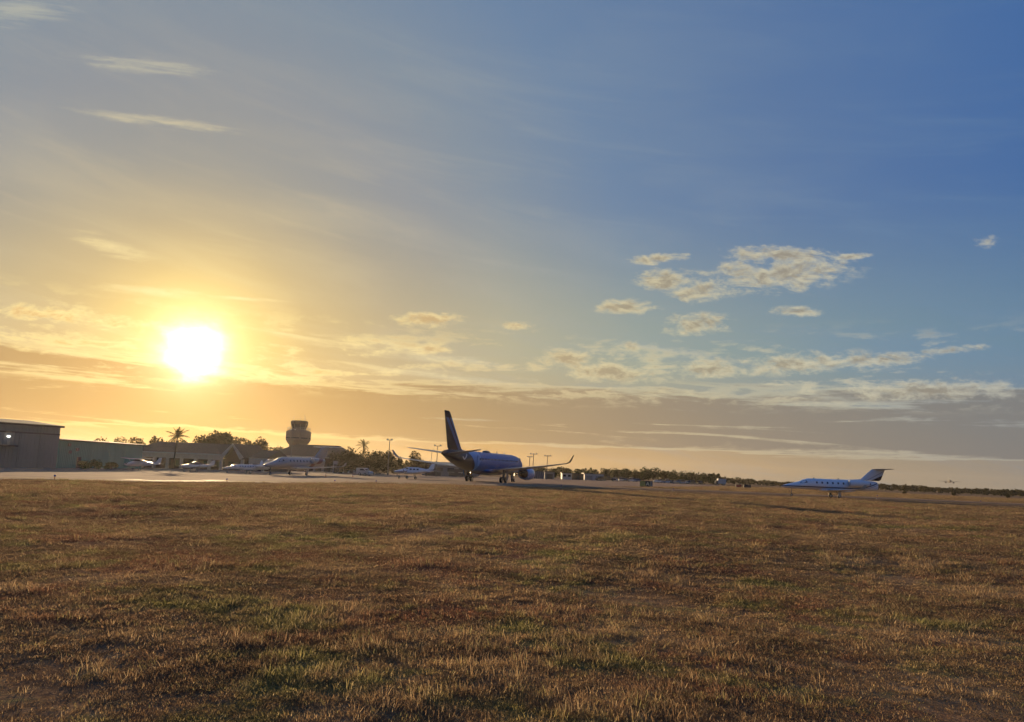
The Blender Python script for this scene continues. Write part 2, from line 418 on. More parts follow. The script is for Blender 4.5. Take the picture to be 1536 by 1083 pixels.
# ================================================================== THE SETTING
def grid_mesh(name, rows, cols, fx, mats, off=0.0):
    X = np.array([[fx(t, y) for t in cols] for y in rows]); Y = np.repeat(np.array(rows)[:, None], len(cols), 1)
    Z = g(X, Y) + off
    vs = np.stack([X, Y, Z], -1).reshape(-1, 3); n = len(cols)
    i = (np.arange(len(rows) - 1)[:, None] * n + np.arange(n - 1)[None]).ravel()
    fs = np.stack([i, i + 1, i + n + 1, i + n], -1)
    me = bpy.data.meshes.new(name); me.from_pydata(vs.tolist(), [], fs.tolist()); me.materials.append(mats)
    me.polygons.foreach_set('use_smooth', [True] * len(me.polygons)); me.update()
    return me
rows = [-50.0]
while rows[-1] < 1500: rows.append(rows[-1] + max(0.018 * (rows[-1] + 60), 0.7))
cols = np.linspace(-1.7, 1.7, 130)
link('ground', grid_mesh('ground', rows, cols, lambda t, y: t * (y + 60), M['turf']), kind='structure')

M['concrete'] = mat('apron_concrete', (0.35, 0.245, 0.165), 1.0, 0.25, 0.12, bump=0.15, bscale=3.0, space='Object', col2=(0.27, 0.19, 0.13), spec=0.05)
for _k in ('concrete',): M[_k].node_tree.nodes['Principled BSDF'].inputs['IOR'].default_value = 1.10
M['asphalt'] = mat('taxiway_asphalt', (0.33, 0.23, 0.155), 1.0, 0.35, 0.2, bump=0.2, bscale=4.0, spec=0.05)
M['asphalt'].node_tree.nodes['Principled BSDF'].inputs['IOR'].default_value = 1.10
M['paint_yellow'] = mat('taxi_paint', (0.75, 0.55, 0.16), 0.6, 0.35, 1.5)
M['paint_white'] = mat('white_paint', (0.72, 0.66, 0.52), 0.9, 0.3, 1.5)
for _k in ('paint_yellow', 'paint_white'): M[_k].node_tree.nodes['Principled BSDF'].inputs['IOR'].default_value = 1.06

# near edge of the taxiway, from the photograph's columns to ground points
NEAR = [hit(*p) for p in [(-260, 714), (-120, 718), (0, 721), (240, 723.8), (480, 725), (650, 727), (780, 729.5), (900, 732), (1000, 735.2), (1106, 739.3), (1240, 745.2), (1400, 751.5), (1536, 757.5), (1700, 764)]]
NEAR = [NEAR[0] + (NEAR[0] - NEAR[1]) * 3] + NEAR + [NEAR[-1] + (NEAR[-1] - NEAR[-2]) * 4]
def resample(pts, step):
    out = []
    for a, b in zip(pts, pts[1:]):
        n = max(1, int((Vector((b.x - a.x, b.y - a.y)).length) / step))
        out += [Vector((a.x + (b.x - a.x) * i / n, a.y + (b.y - a.y) * i / n)) for i in range(n)]
    out.append(Vector((pts[-1].x, pts[-1].y)))
    for _ in range(6):
        out = [out[0]] + [(out[i - 1] + out[i] * 2 + out[i + 1]) / 4 for i in range(1, len(out) - 1)] + [out[-1]]
    return out
EDGE = resample(NEAR, 3.0)
def normals(path):
    ns = []
    for i in range(len(path)):
        t = (path[min(i + 1, len(path) - 1)] - path[max(i - 1, 0)]).normalized(); ns.append(Vector((-t.y, t.x)))
    return ns
NRM = normals(EDGE)
def ribbon(path, nrm, offs, name, m, lift, i0=0, i1=None, skirt=0.12, **kw):
    i1 = len(path) if i1 is None else i1; vs = []; n = len(offs) + 2
    for i in range(i0, i1):
        row = []
        for k, o in enumerate(offs):
            p = path[i] + nrm[i] * (o if not callable(o) else o(i)); row.append((p.x, p.y, gz(p.x, p.y) + lift))
        row = [(row[0][0], row[0][1], row[0][2] - skirt)] + row + [(row[-1][0], row[-1][1], row[-1][2] - skirt)]
        vs += row
    fs = [(a * n + b, a * n + b + 1, (a + 1) * n + b + 1, (a + 1) * n + b) for a in range(i1 - i0 - 1) for b in range(n - 1)]
    me = bpy.data.meshes.new(name); me.from_pydata(vs, [], [f[::-1] for f in fs]); me.materials.append(m); me.update()
    return link(name, me, **kw)
TAXI_W = 12.0
ribbon(EDGE, NRM, [0, 2, 4, 6, 8, 10, TAXI_W], 'taxiway', M['asphalt'], 0.07, kind='structure')
# apron: from the far edge of the taxiway out to the buildings, narrowing to the far parking row
def apron():
    near = [hit(*p) for p in [(760, 729), (860, 729.8), (940, 730.4), (1000, 730.8), (1050, 730.2), (1090, 729.6)]]
    poly_px = [(-300, 150), (0, 150), (200, 175), (330, 215), (480, 260), (620, 255), (760, 290), (900, 340), (1000, 360), (1090, 380)]
    far = [gpt(px, D) for px, D in poly_px]
    # rows in image columns so that the sheet follows the terrain
    pxs = np.linspace(-420, 1090, 170); vs = []; K = 26
    ekey = [(p, 768 + F * p.x / p.y) for p in EDGE]
    for px in pxs:
        k = px / 1.0
        s_ = xpix(px, 1.0)
        # near distance: taxiway far edge left of 760, then the infield's edge
        if px <= 760:
            c = min(range(len(EDGE)), key=lambda i: abs((EDGE[i] + NRM[i] * (TAXI_W - 1.0)).x / (EDGE[i] + NRM[i] * (TAXI_W - 1.0)).y - s_))
            d0 = (EDGE[c] + NRM[c] * (TAXI_W - 1.0)).y
        else:
            xs = [n_.x / n_.y for n_ in near]; d0 = float(np.interp(s_, xs, [n_.y for n_ in near]))
            if px < 800:
                c = min(range(len(EDGE)), key=lambda i: abs((EDGE[i] + NRM[i] * (TAXI_W - 1.0)).x / (EDGE[i] + NRM[i] * (TAXI_W - 1.0)).y - s_))
                w = (px - 760) / 40; d0 = d0 * w + (EDGE[c] + NRM[c] * (TAXI_W - 1.0)).y * (1 - w)
        d1 = float(np.interp(px, [p for p, _ in poly_px], [d for _, d in poly_px]))
        for j in range(K):
            D = d0 + (max(d1, d0 + 1) - d0) * (j / (K - 1)); X = s_ * D
            vs.append((X, D, gz(X, D) + 0.066 - (0.02 if j == 0 else 0)))
    fs = [(a * K + b, (a + 1) * K + b, (a + 1) * K + b + 1, a * K + b + 1) for a in range(len(pxs) - 1) for b in range(K - 1)]
    me = bpy.data.meshes.new('apron'); me.from_pydata(vs, [], fs); me.materials.append(M['concrete']); me.update()
    link('apron', me, kind='structure')
apron()
# low grass bank before the taxiway on the right: its near side lies in its own shade
def grass_bank():
    pts = [(770, 731.0, .05), (830, 733.2, .6), (900, 736.0, .9), (960, 738.3, 1), (1106, 743.4, 1), (1240, 748.2, 1), (1340, 752.2, 1), (1536, 760, 1), (1700, 767, 1), (1950, 779, 1)]
    path = resample([hit(a, b) for a, b, _ in pts], 2.0); nr = normals(path); q = random.Random(2); vs = []; n = 6; ph = [q.uniform(0, 6) for _ in range(4)]
    for i, p in enumerate(path):
        px = 768 + F * p.x / p.y; w = float(np.interp(px, [a for a, _, _ in pts], [c for _, _, c in pts])); hgt = w * 1.0 / F * p.y * (1 + .18 * math.sin(i * .31 + ph[0]) + .14 * math.sin(i * .83 + ph[1]) + q.uniform(-.08, .08))
        for o, k in ((-.5, -.1), (0, .15), (.35, .75), (.7, 1.0), (2.0, .55), (4.5, -.08)):
            u = p + nr[i] * o; vs.append((u.x, u.y, gz(u.x, u.y) + hgt * k - (.05 if k < 0 else 0)))
    fs = [(a * n + b, a * n + b + 1, (a + 1) * n + b + 1, (a + 1) * n + b) for a in range(len(path) - 1) for b in range(n - 1)]
    me = bpy.data.meshes.new('grass_bank'); me.from_pydata(vs, [], fs); me.materials.append(M['turf']); me.update(); link('grass_bank', me, kind='structure')
grass_bank()
RW = resample([hit(1405, 742.5), hit(1440, 743.6), hit(1480, 745.2), hit(1530, 747.4), hit(1600, 750.4)], 4.0)
ribbon(RW, normals(RW), [0, 5, 10, 15, 20], 'runway', M['asphalt'], 0.10, kind='structure')
# painted lines on the taxiway (4 mm above it)
iL = max(i for i, p in enumerate(EDGE) if 768 + F * p.x / max(p.y, 1) < 640)
ribbon(EDGE, NRM, [1.3, 2.2], 'taxiway_edge_line', M['paint_white'], 0.078, 0, iL + 8, 0.004, kind='structure')
ribbon(EDGE, NRM, [5.7, 6.2], 'taxiway_centre_line', M['paint_yellow'], 0.078, 0, None, 0.004, kind='structure')
def dash(px0, px1, off):
    idx = [i for i, p in enumerate(EDGE) if px0 <= 768 + F * (p + NRM[i] * off).x / max((p + NRM[i] * off).y, 1) <= px1]
    if len(idx) > 1: ribbon(EDGE, NRM, [off, off + 1.1], 'pavement_marking', M['paint_yellow'], 0.079, idx[0], idx[-1] + 1, 0.004, kind='structure')
dash(35, 105, 9.6); dash(175, 245, 9.6); dash(300, 380, 9.6)

# ================================================================== TREES
M['bark'] = mat('bark', (0.085, 0.058, 0.038), 0.95, 0.4, 3.0, bump=0.5, bscale=12)
M['leaf'] = leaf_mat('dark_foliage', (0.034, 0.036, 0.014), (0.052, 0.045, 0.018), (0.075, 0.058, 0.024))
M['leaf_dry'] = leaf_mat('dry_foliage', (0.066, 0.052, 0.020), (0.095, 0.064, 0.027), (0.045, 0.042, 0.016))
M['leaf_green'] = leaf_mat('green_foliage', (0.036, 0.046, 0.017), (0.055, 0.055, 0.021), (0.028, 0.034, 0.013))
M['bush'] = leaf_mat('bush_foliage', (0.060, 0.110, 0.030), (0.080, 0.120, 0.040), (0.045, 0.070, 0.022))
M['palm'] = leaf_mat('palm_foliage', (0.070, 0.080, 0.026), (0.100, 0.095, 0.034), (0.130, 0.100, 0.045))

def foliage_cloud(h, r, base, n, size, seed, lobes=9, flat=0.75, light=0.25):
    """Leaf clumps through an uneven crown of several lobes: verts and quads."""
    q = np.random.default_rng(seed); cen = []; ch = h - base
    for i in range(lobes):
        a = q.uniform(0, 2 * np.pi); rr = r * 0.62 * math.sqrt(q.uniform(0, 1)); zz = base + ch * q.uniform(0.22, 0.74)
        cen.append((rr * math.cos(a), rr * math.sin(a), zz, r * q.uniform(0.32, 0.52), ch * q.uniform(0.20, 0.32)))
    cen.append((0, 0, h - ch * 0.30, r * 0.45, ch * 0.29))
    cen = np.array(cen); k = q.integers(0, len(cen), n); c = cen[k]
    d = q.normal(size=(n, 3)); d /= np.linalg.norm(d, axis=1, keepdims=True)
    rad = q.uniform(0.15, 1.0, n) ** 0.45 * q.uniform(0.88, 1.14, n)
    p = c[:, :3] + d * rad[:, None] * np.stack([c[:, 3], c[:, 3], c[:, 4]], 1)
    p[:, 2] = np.clip(p[:, 2], base * 0.8, None)
    return p, q
def leaf_quads(p, q, size):
    n = len(p); a = q.normal(size=(n, 3)); a /= np.linalg.norm(a, axis=1, keepdims=True)
    b = np.cross(a, q.normal(size=(n, 3))); b /= np.linalg.norm(b, axis=1, keepdims=True)
    s = size * q.uniform(0.55, 1.5, n)[:, None]; w = s * q.uniform(0.35, 0.8, n)[:, None]
    v = np.stack([p - a * s, p + b * w, p + a * s, p - b * w], 1).reshape(-1, 3)
    f = np.arange(4 * n).reshape(-1, 4)
    return v, f
def np_mesh(name, v, f, m):
    me = bpy.data.meshes.new(name); me.from_pydata(v.tolist(), [], f.tolist()); me.materials.append(m); me.update(); return me
def crown_mesh(h, r, base, n, size, seed, m, lobes=9):
    p, q = foliage_cloud(h, r, base, n, size, seed, lobes); v, f = leaf_quads(p, q, size)
    return np_mesh('crown', v, f, m)
def trunk_mesh(h, r, base, seed, tr):
    q = random.Random(seed); b = MB(); top = base + (h - base) * 0.35
    b.tube((0, 0, -0.3), (q.uniform(-.1, .1) * r, 0, top), tr, tr * 0.6, 7)
    for i in range(6):
        a = q.uniform(0, 6.28); z0 = base * 0.7 + (top - base * 0.7) * q.random()
        b.tube((0, 0, z0), (math.cos(a) * r * 0.55, math.sin(a) * r * 0.55, z0 + (h - z0) * q.uniform(0.3, 0.65)), tr * 0.45, tr * 0.15, 5)
    return b.mesh('trunk', M['bark'])
def tree(px, D, ytop, wpx, label, seed, m='leaf', group=None, base=0.22, n=1500, size=None, name='tree', cat='tree'):
    P = gpt(px, D); h = max(zpix(px, ytop, D) - P.z, 1.5); r = wpx / 2 / F * D
    t = thing(name, label, cat, P, random.Random(seed).uniform(0, 6.28), group)
    link('crown', crown_mesh(h, r, h * base, n, size or max(0.16, 0.062 * (r * r * h) ** (1 / 3)), seed, M[m]), t)
    link('trunk', trunk_mesh(h, r, h * base, seed, max(0.12, h * 0.03)), t)
    return t
def palm(px, D, ytop, wpx, label, seed, nf=15):
    P = gpt(px, D); h = zpix(px, ytop, D) - P.z; r = wpx / 2 / F * D; q = random.Random(seed)
    t = thing('palm_tree', label, 'palm tree', P, 0.0); b = MB(); hc = h - r * 1.05; lean = 0.3
    for i in range(8):
        f0, f1 = i / 8, (i + 1) / 8
        b.tube((lean * f0 ** 2, 0, -0.2 + (hc + .2) * f0), (lean * f1 ** 2, 0, -0.2 + (hc + .2) * f1), 0.20 - .05 * f0, 0.19 - .05 * f0, 8)
    b.build('trunk', M['bark'], t)
    for i in range(nf):
        a = 2 * math.pi * i / nf + q.uniform(-.2, .2); e0 = [R(80), R(58), R(34), R(5)][i % 4] + q.uniform(-.15, .15); L = r * q.uniform(1.0, 1.3); vs = []; fs = []
        pos = Vector((lean, 0, hc)); e = e0; prev = None; K = 16; side = Vector((-math.sin(a), math.cos(a), 0))
        for k in range(K):
            d = Vector((math.cos(a) * math.cos(e), math.sin(a) * math.cos(e), math.sin(e))); nx = pos + d * (L / K)
            w = r * 0.30 * math.sin(math.pi * min(1, (k + 1.2) / (K + .6))) ** 0.7
            for s in (-1, 1):
                o = len(vs); dr = Vector((0, 0, -w * q.uniform(0.35, 0.8))); tip = nx + side * (s * w) + d * (w * 0.5) + dr
                vs += [pos, nx, tip]; fs.append((o, o + 1, o + 2))
            o = len(vs); up = Vector((0, 0, .03)); vs += [pos - side * .04, pos + side * .04, nx + side * .03, nx - side * .03]; fs.append((o, o + 1, o + 2, o + 3))
            pos = nx; e -= (1.0 if e0 > .9 else 1.3) / K * q.uniform(.7, 1.2)
        me = bpy.data.meshes.new('frond'); me.from_pydata([tuple(v) for v in vs], [], fs); me.materials.append(M['palm']); link('frond', me, t)
    return t

# ================================================================== BUILDINGS
M['metal_grey'] = mat('grey_metal_cladding', (0.19, 0.20, 0.19), 0.7, 0.12, 0.6, stretch=(1, 1, 0.1))
M['metal_flare_green'] = mat('flare_tinted_cladding', (0.11, 0.30, 0.23), 0.7, 0.12, 0.6, stretch=(1, 1, 0.1))  # pale grey-green wall with the green of a lens flare mixed into its colour
M['trim_dark'] = mat('dark_trim', (0.055, 0.045, 0.04), 0.6)
M['roof_brown'] = mat('brown_shingle_roof', (0.095, 0.06, 0.04), 0.9, 0.35, 2.0, bump=0.3, bscale=8)
M['roof_tile'] = mat('dark_tile_roof', (0.065, 0.04, 0.028), 0.9, 0.35, 1.2, bump=0.3, bscale=8)
M['stucco'] = mat('cream_stucco', (0.46, 0.40, 0.32), 0.9, 0.15, 1.5, bump=0.1)
M['stucco_grey'] = mat('grey_stucco', (0.25, 0.245, 0.235), 0.9, 0.15, 1.5, bump=0.1)
M['white_wall'] = mat('white_wall', (0.46, 0.46, 0.44), 0.7, 0.15, 1.0)
M['glass_dark'] = mat('dark_glass', (0.02, 0.024, 0.03), 0.08, spec=0.6)
M['steel'] = mat('galvanised_steel', (0.30, 0.30, 0.30), 0.45, 0.2, 4.0, metal=0.6)
M['pole_dark'] = mat('dark_pole', (0.08, 0.075, 0.07), 0.5)
M['brown_wall'] = mat('brown_wall', (0.09, 0.058, 0.046), 0.9, 0.2, 1.0)
M['blue_wall'] = mat('dark_blue_panel', (0.035, 0.06, 0.10), 0.6, 0.2, 1.0)
M['lamp'] = mat('lit_lamp', (0.9, 0.9, 0.85), 0.3, emit=((1.0, 0.96, 0.88), 2.5))
M['lens'] = mat('lamp_lens', (0.55, 0.55, 0.52), 0.2)

def wall_frame(px0, D0, px1, D1):
    a, b = gpt(px0, D0), gpt(px1, D1); d = b - a; L = math.hypot(d.x, d.y)
    return a, math.atan2(d.y, d.x), L, min(a.z, b.z)
def cladding(b, L, h, x0=0.0, step=0.55):
    """Ribbed front sheet: shallow trapezoid ribs."""
    x = x0
    while x < x0 + L - 0.2:
        b.prism([(x + 0.05, 0.0), (x + 0.12, -0.045), (x + 0.2, -0.045), (x + 0.27, 0.0)], 'z', 0.05, h - 0.05); x += step
# grey hangar, left edge of the frame
def grey_hangar():
    a, rz, L, z0 = wall_frame(-75, 132, 87, 147); h = zpix(87, 641, 147) - gz(xpix(87, 147), 147); a.z = z0
    t = thing('hangar', 'tall grey metal hangar with a lamp on its wall, cut off by the picture edge', 'hangar', a, rz)
    b = MB(); b.box(0, L, 0, 26, -0.3, h); cladding(b, L, h); b.build('wall', M['metal_grey'], t)
    b = MB(); b.prism([(-0.5, h), (26.5, h), (26.5, h + .35), (13, h + 1.4), (-0.5, h + .35)], 'x', -0.5, L + .5); b.build('roof', M['trim_dark'], t)
    dw = L / 5.0
    for i in range(5):
        b = MB(); b.box(i * dw + .06, (i + 1) * dw - .06, -0.18, -0.06, 0.02, h - 1.5); 
        x = i * dw + .3
        while x < (i + 1) * dw - .3: b.prism([(x, -.18), (x + .05, -.22), (x + .13, -.22), (x + .18, -.18)], 'z', .05, h - 1.55); x += .6
        b.build('door_leaf', M['metal_grey'], t)
    b = MB(); b.box(0, L, -0.22, -0.02, h - 1.45, h - 1.2); b.build('door_track', M['trim_dark'], t)
    f = L * (5 + 75) / (87 + 75)
    k = MB().box(f - .2, f + .2, -.55, -.2, h - 2.28, h - 2.02).build('wall_lamp', M['lamp'], t)
    MB().box(f - 2.4, f + 1.3, -1.5, -.2, h - 3.95, h - 3.7).build('canopy', M['trim_dark'], t)
    MB().tube((f, -.3, h - 2.0), (f, -.02, h - 1.8), .05).build('bracket', M['steel'], k)
grey_hangar()
def green_hangar():
    a, rz, L, z0 = wall_frame(88, 152, 214, 182); h = zpix(88, 660.5, 152) - gz(xpix(88, 152), 152); a.z = z0
    t = thing('hangar', 'long low pale hangar tinted green by lens flare beside the tall grey one', 'hangar', a, rz)
    b = MB(); b.box(0, L, 0, 22, -.3, h); cladding(b, L, h); b.build('wall', M['metal_flare_green'], t)
    b = MB(); b.prism([(-.5, h), (22.5, h), (22.5, h + .25), (11, h + .7), (-.5, h + .25)], 'x', 0, L + .5); b.build('roof', M['trim_dark'], t)
    for fx, fz in ((.10, .86), (.19, .70), (.115, .60)):
        v = MB().box(L * fx - .35, L * fx + .35, -.22, 0, h * fz - .3, h * fz + .3).build('vent', M['trim_dark'], t)
        b = MB()
        for j in range(4): b.box(L * fx - .3, L * fx + .3, -.26, -.225, h * fz - .25 + j * .14, h * fz - .19 + j * .14)
        b.build('louvre', M['steel'], v)
    d = MB().box(L * .2, L * .2 + 1.1, -.16, 0, 0, 2.3).build('door', M['trim_dark'], t); MB().box(L * .2 + .9, L * .2 + 1.0, -.22, -.165, 1.0, 1.12).build('handle', M['steel'], d)
    for i in range(3): MB().box(L * (.36 + .2 * i), L * (.36 + .2 * i) + L * .17, -.14, -.06, .02, h * .72).build('door_leaf', M['metal_flare_green'], t)
green_hangar()
# bushes in front of the green hangar
for i, (px, D, yt, w, lb) in enumerate([(128, 150, 691, 26, 'leftmost low green bush in front of the pale green hangar'), (148, 152, 689, 26, 'second low green bush in front of the pale green hangar'), (169, 155, 693, 22, 'small bush by the high-wing plane in front of the green hangar')]):
    tree(px, D, yt, w, lb, 300 + i, 'bush', 'bushes in front of the green hangar', base=0.08, n=700, name='bush', cat='bush')

def terminal():
    a, rz, L, z0 = wall_frame(196, 205, 402, 200); a.z = z0; k = L / (402 - 196)
    X = lambda px: (px - 196) * k
    he = zpix(300, 680, 202) - z0; hf = he - 1.5; hr = zpix(340, 666, 206) - z0
    t = thing('terminal_building', 'long low cream terminal building with brown roof and a pointed gable entrance', 'building', a, rz)
    x1 = X(336)
    MB().box(0.5, X(400), 3.0, 14, -.3, hf).build('wall', M['brown_wall'], t)
    b = MB(); b.add([(-.6, -.6, he), (x1, -.6, he), (x1, 14.6, he), (-.6, 14.6, he), (3.5, 7, hr), (x1, 7, hr)], [(0, 1, 5, 4), (1, 2, 5), (2, 3, 4, 5), (3, 0, 4), (3, 2, 1, 0)]); b.build('roof', M['roof_brown'], t)
    MB().box(-.6, x1 - .02, -.5, -.15, hf, he - .01).build('fascia', M['stucco'], t)
    MB().box(-.7, x1 - .02, -.75, -.51, he - .28, he - .02).build('gutter', M['white_wall'], t)
    for px in (199, 216, 234, 254, 275, 296, 317): MB().box(X(px) - .35, X(px) + .35, -.45, .25, -.2, hf - .004).build('column', M['stucco'], t)
    for i, px in enumerate((205, 224, 243, 263, 284, 305, 325)):
        w = MB().box(X(px) - 1.1, X(px) + 1.1, 2.9, 2.996, .9, 2.4).build('window', M['glass_dark'], t); MB().box(X(px) - .05, X(px) + .05, 2.82, 2.895, .9, 2.4).build('frame', M['white_wall'], w)
    # gable entrance
    gx0, gx1, gm = X(337), X(368), X(353); ge = zpix(352, 686, 198) - z0; gp = zpix(353, 665, 198) - z0
    b = MB(); b.prism([(gx0 + .5, 0), (gx1 - .5, 0), (gx1 - .5, ge), (gm, gp - 1.0), (gx0 + .5, ge)], 'y', .2, 13.5); b.build('entrance_wall', M['brown_wall'], t)
    b = MB(); b.add([(gx0 - .5, -1.5, ge), (gm, -1.5, gp), (gm, 14, gp), (gx0 - .5, 14, ge), (gx0 - .5, -1.5, ge - .2), (gm, -1.5, gp - .25), (gm, 14, gp - .25), (gx0 - .5, 14, ge - .2)], [(0, 1, 2, 3), (7, 6, 5, 4), (0, 4, 5, 1), (3, 2, 6, 7), (0, 3, 7, 4)])
    b.add([(gx1 + .5, -1.5, ge), (gm + .004, -1.5, gp), (gm + .004, 14, gp), (gx1 + .5, 14, ge), (gx1 + .5, -1.5, ge - .2), (gm + .004, -1.5, gp - .25), (gm + .004, 14, gp - .25), (gx1 + .5, 14, ge - .2)], [(3, 2, 1, 0), (4, 5, 6, 7), (1, 5, 4, 0), (7, 6, 2, 3), (4, 7, 3, 0)])
    b.build('entrance_roof', M['roof_brown'], t)
    for s, gx in ((-1, gx0), (1, gx1)):
        dx = (gm - gx); b = MB(); b.prism([(gx - s * -.5 * -1 * 1, ge - .55), (gx + s * .5, ge - .02), (gm, gp - .02), (gm, gp - .62)], 'y', -1.75, -1.52); b.build('barge_board', M['stucco'], t)
        MB().box(gx - .35, gx + .35, -1.4, -.7, -.2, ge - .45).build('column', M['stucco'], t)
    MB().box(gm - 1.6, gm + 1.6, .1, .196, 0, 2.5).build('door', M['glass_dark'], t)
    # right wing
    b = MB(); b.prism([(-.6, he - .6), (14.6, he - .6), (7, hr - 1.2)], 'x', gx1 + 1.4, X(402)); b.build('roof', M['roof_brown'], t)
    MB().box(gx1 + 1.4, X(402), -.5, -.15, hf - .6, he - .62).build('fascia', M['stucco'], t)
    for px in (378, 396): MB().box(X(px) - .3, X(px) + .3, -.45, .2, -.2, hf - .605).build('column', M['stucco'], t)
terminal()
def hip_building():
    a, rz, L, z0 = wall_frame(402, 268, 506, 262); a.z = z0; k = L / 104
    X = lambda px: (px - 402) * k
    he = zpix(450, 684, 265) - z0; hr = zpix(455, 666.5, 273) - z0
    t = thing('airport_building', 'wide building with a dark tiled hip roof at the foot of the control tower', 'building', a, rz)
    MB().box(.8, L - .8, 1.5, 17, -.3, he - .3).build('wall', M['brown_wall'], t)
    b = MB(); b.add([(-.8, -.6, he), (L + .8, -.6, he), (L + .8, 18.6, he), (-.8, 18.6, he), (X(424), 9, hr), (X(491), 9, hr)], [(0, 1, 5, 4), (1, 2, 5), (2, 3, 4, 5), (3, 0, 4), (3, 2, 1, 0)]); b.build('roof', M['roof_tile'], t)
    MB().box(-.8, L + .8, -.72, -.6, he - .45, he - .02).build('fascia', M['stucco'], t)
    for i in range(8): MB().box(2 + i * (L - 4) / 7 - .3, 2 + i * (L - 4) / 7 + .3, -.3, .3, -.2, he - .46).build('column', M['stucco'], t)
    for i in range(7): w = MB().box(2.9 + i * (L - 4) / 7, 1.1 + (i + 1) * (L - 4) / 7, 1.42, 1.496, .9, 2.6).build('window', M['glass_dark'], t)
hip_building()
def control_tower():
    D = 300; P = gpt(445, D); z0 = P.z; Zp = lambda y: zpix(445, y, D) - z0; pm = D / F
    t = thing('control_tower', 'airport control tower with a fat pale drum under a dark glass cab', 'control tower', P, R(22.5))
    M['tower'] = mat('tower_concrete', (0.17, 0.135, 0.115), 0.9, 0.15, 1.0); n = 8
    def ring(pr, mi=0, b=None): b = b or MB(); b.lathe(pr, 'z', n=n); b.sm = [False] * len(b.f); return b
    ring([(-.3, 3.3), (Zp(668), 3.3)]).build('shaft', M['tower'], t)
    ring([(Zp(668) + .01, 3.2), (Zp(664), 4.1), (Zp(660), 4.75), (Zp(647.5), 4.75), (Zp(645), 3.6)]).build('drum', M['tower'], t)
    for i in range(8):
        a0, a1 = 2 * math.pi * i / 8, 2 * math.pi * (i + 1) / 8; r = 4.77; b = MB(); z = (Zp(658), Zp(656.4))
        f = lambda a, q, zz: (r * math.cos(a0) * (1 - q) + r * math.cos(a1) * q, r * math.sin(a0) * (1 - q) + r * math.sin(a1) * q, zz)
        b.add([f(a0, .08, z[0]), f(a0, .92, z[0]), f(a0, .92, z[1]), f(a0, .08, z[1])], [(0, 1, 2, 3)]); b.build('window', M['glass_dark'], t)
    b = MB(); r = 4.3
    for i in range(16):
        a0, a1 = 2 * math.pi * i / 16, 2 * math.pi * (i + 1) / 16
        p0, p1 = Vector((r * math.cos(a0), r * math.sin(a0), Zp(645.5))), Vector((r * math.cos(a1), r * math.sin(a1), Zp(645.5)))
        b.tube(p0, p0 + Vector((0, 0, 1.0)), .04, n=5); b.tube(p0 + Vector((0, 0, 1.0)), p1 + Vector((0, 0, 1.0)), .04, n=5); b.tube(p0 + Vector((0, 0, .5)), p1 + Vector((0, 0, .5)), .03, n=5)
    b.build('railing', M['steel'], t)
    ring([(Zp(645) + .01, 2.65), (Zp(643), 2.65)]).build('cab_base', M['tower'], t)
    ring([(Zp(643) + .01, 2.6), (Zp(636.5), 3.15)]).build('cab_glass', M['glass_dark'], t)
    for i in range(8):
        a = 2 * math.pi * i / 8; MB().tube((2.64 * math.cos(a), 2.64 * math.sin(a), Zp(643)), (3.2 * math.cos(a), 3.2 * math.sin(a), Zp(636.5)), .11, n=6).build('mullion', M['tower'], t)
    ring([(Zp(636.5) + .01, 3.3), (Zp(632.5), 3.3), (Zp(631), 2.9)]).build('roof', M['roof_tile'], t)
    for x, y, h in ((-2.2, .5, 1.6), (1.6, -1.2, 2.4), (.4, 1.5, 1.3), (2.3, 1.0, 1.8)): MB().tube((x, y, Zp(631) - .1), (x, y, Zp(631) + h), .04, n=5).build('antenna', M['steel'], t)
control_tower()
def block(px0, px1, D, ytop, name, label, m, roofm='trim_dark', depth=8, doors=0, windows=0, gable=0.0, doorm='trim_dark', dy=0.0, cat='building', group=None):
    a, rz, L, z0 = wall_frame(px0, D, px1, D + dy); a.z = z0; pc = (px0 + px1) / 2; h = zpix(pc, ytop, D) - z0
    t = thing(name, label, cat, a, rz, group)
    MB().box(0, L, 0, depth, -.3, h - gable).build('wall', M[m], t)
    b = MB()
    if gable: b.add([(-.3, -.4, h - gable), (L + .3, -.4, h - gable), (L + .3, depth + .4, h - gable), (-.3, depth + .4, h - gable), (-.3, depth / 2, h), (L + .3, depth / 2, h)], [(0, 1, 5, 4), (1, 2, 5), (2, 3, 4, 5), (3, 0, 4), (3, 2, 1, 0)])
    else: b.box(-.25, L + .25, -.25, depth + .25, h - .02, h + .2)
    b.build('roof', M[roofm], t)
    for i in range(doors):
        c = L * (i + .5) / doors; w = L / doors * .32; d = MB().box(c - w, c + w, -.1, -.004, 0, (h - gable) * .72).build('door', M[doorm], t); MB().box(c + w * .7, c + w * .8, -.16, -.104, 1, 1.15).build('handle', M['steel'], d)
    for i in range(windows):
        c = L * (i + .5) / windows; w = L / windows * .3; d = MB().box(c - w, c + w, -.06, -.004, (h - gable) * .45, (h - gable) * .8).build('window', M['glass_dark'], t); MB().box(c - w - .1, c + w + .1, -.14, -.064, (h - gable) * .45 - .12, (h - gable) * .45).build('sill', M['white_wall'], d)
    return t
block(500, 532, 225, 692, 'shed', 'pale open shed under the dark trees right of the tower', 'white_wall', depth=7, doors=4)
block(634, 702, 232, 693, 'hangar', 'grey hangar half hidden behind the tail of the blue airliner', 'stucco_grey', 'metal_grey', depth=14, doors=2, windows=4, gable=1.1)
block(798, 816.5, 268, 707.5, 'shelter', 'dark blue shelter with white posts right of the airliner engine', 'blue_wall', depth=6, windows=0)
block(817.5, 832, 275, 708, 'building', 'pale square building behind the lamp post right of the airliner wing', 'stucco_grey', depth=7, doors=1)
block(843.5, 858, 290, 710, 'building', 'white box building left of the brown one past the wing tip', 'white_wall', depth=7, windows=2)
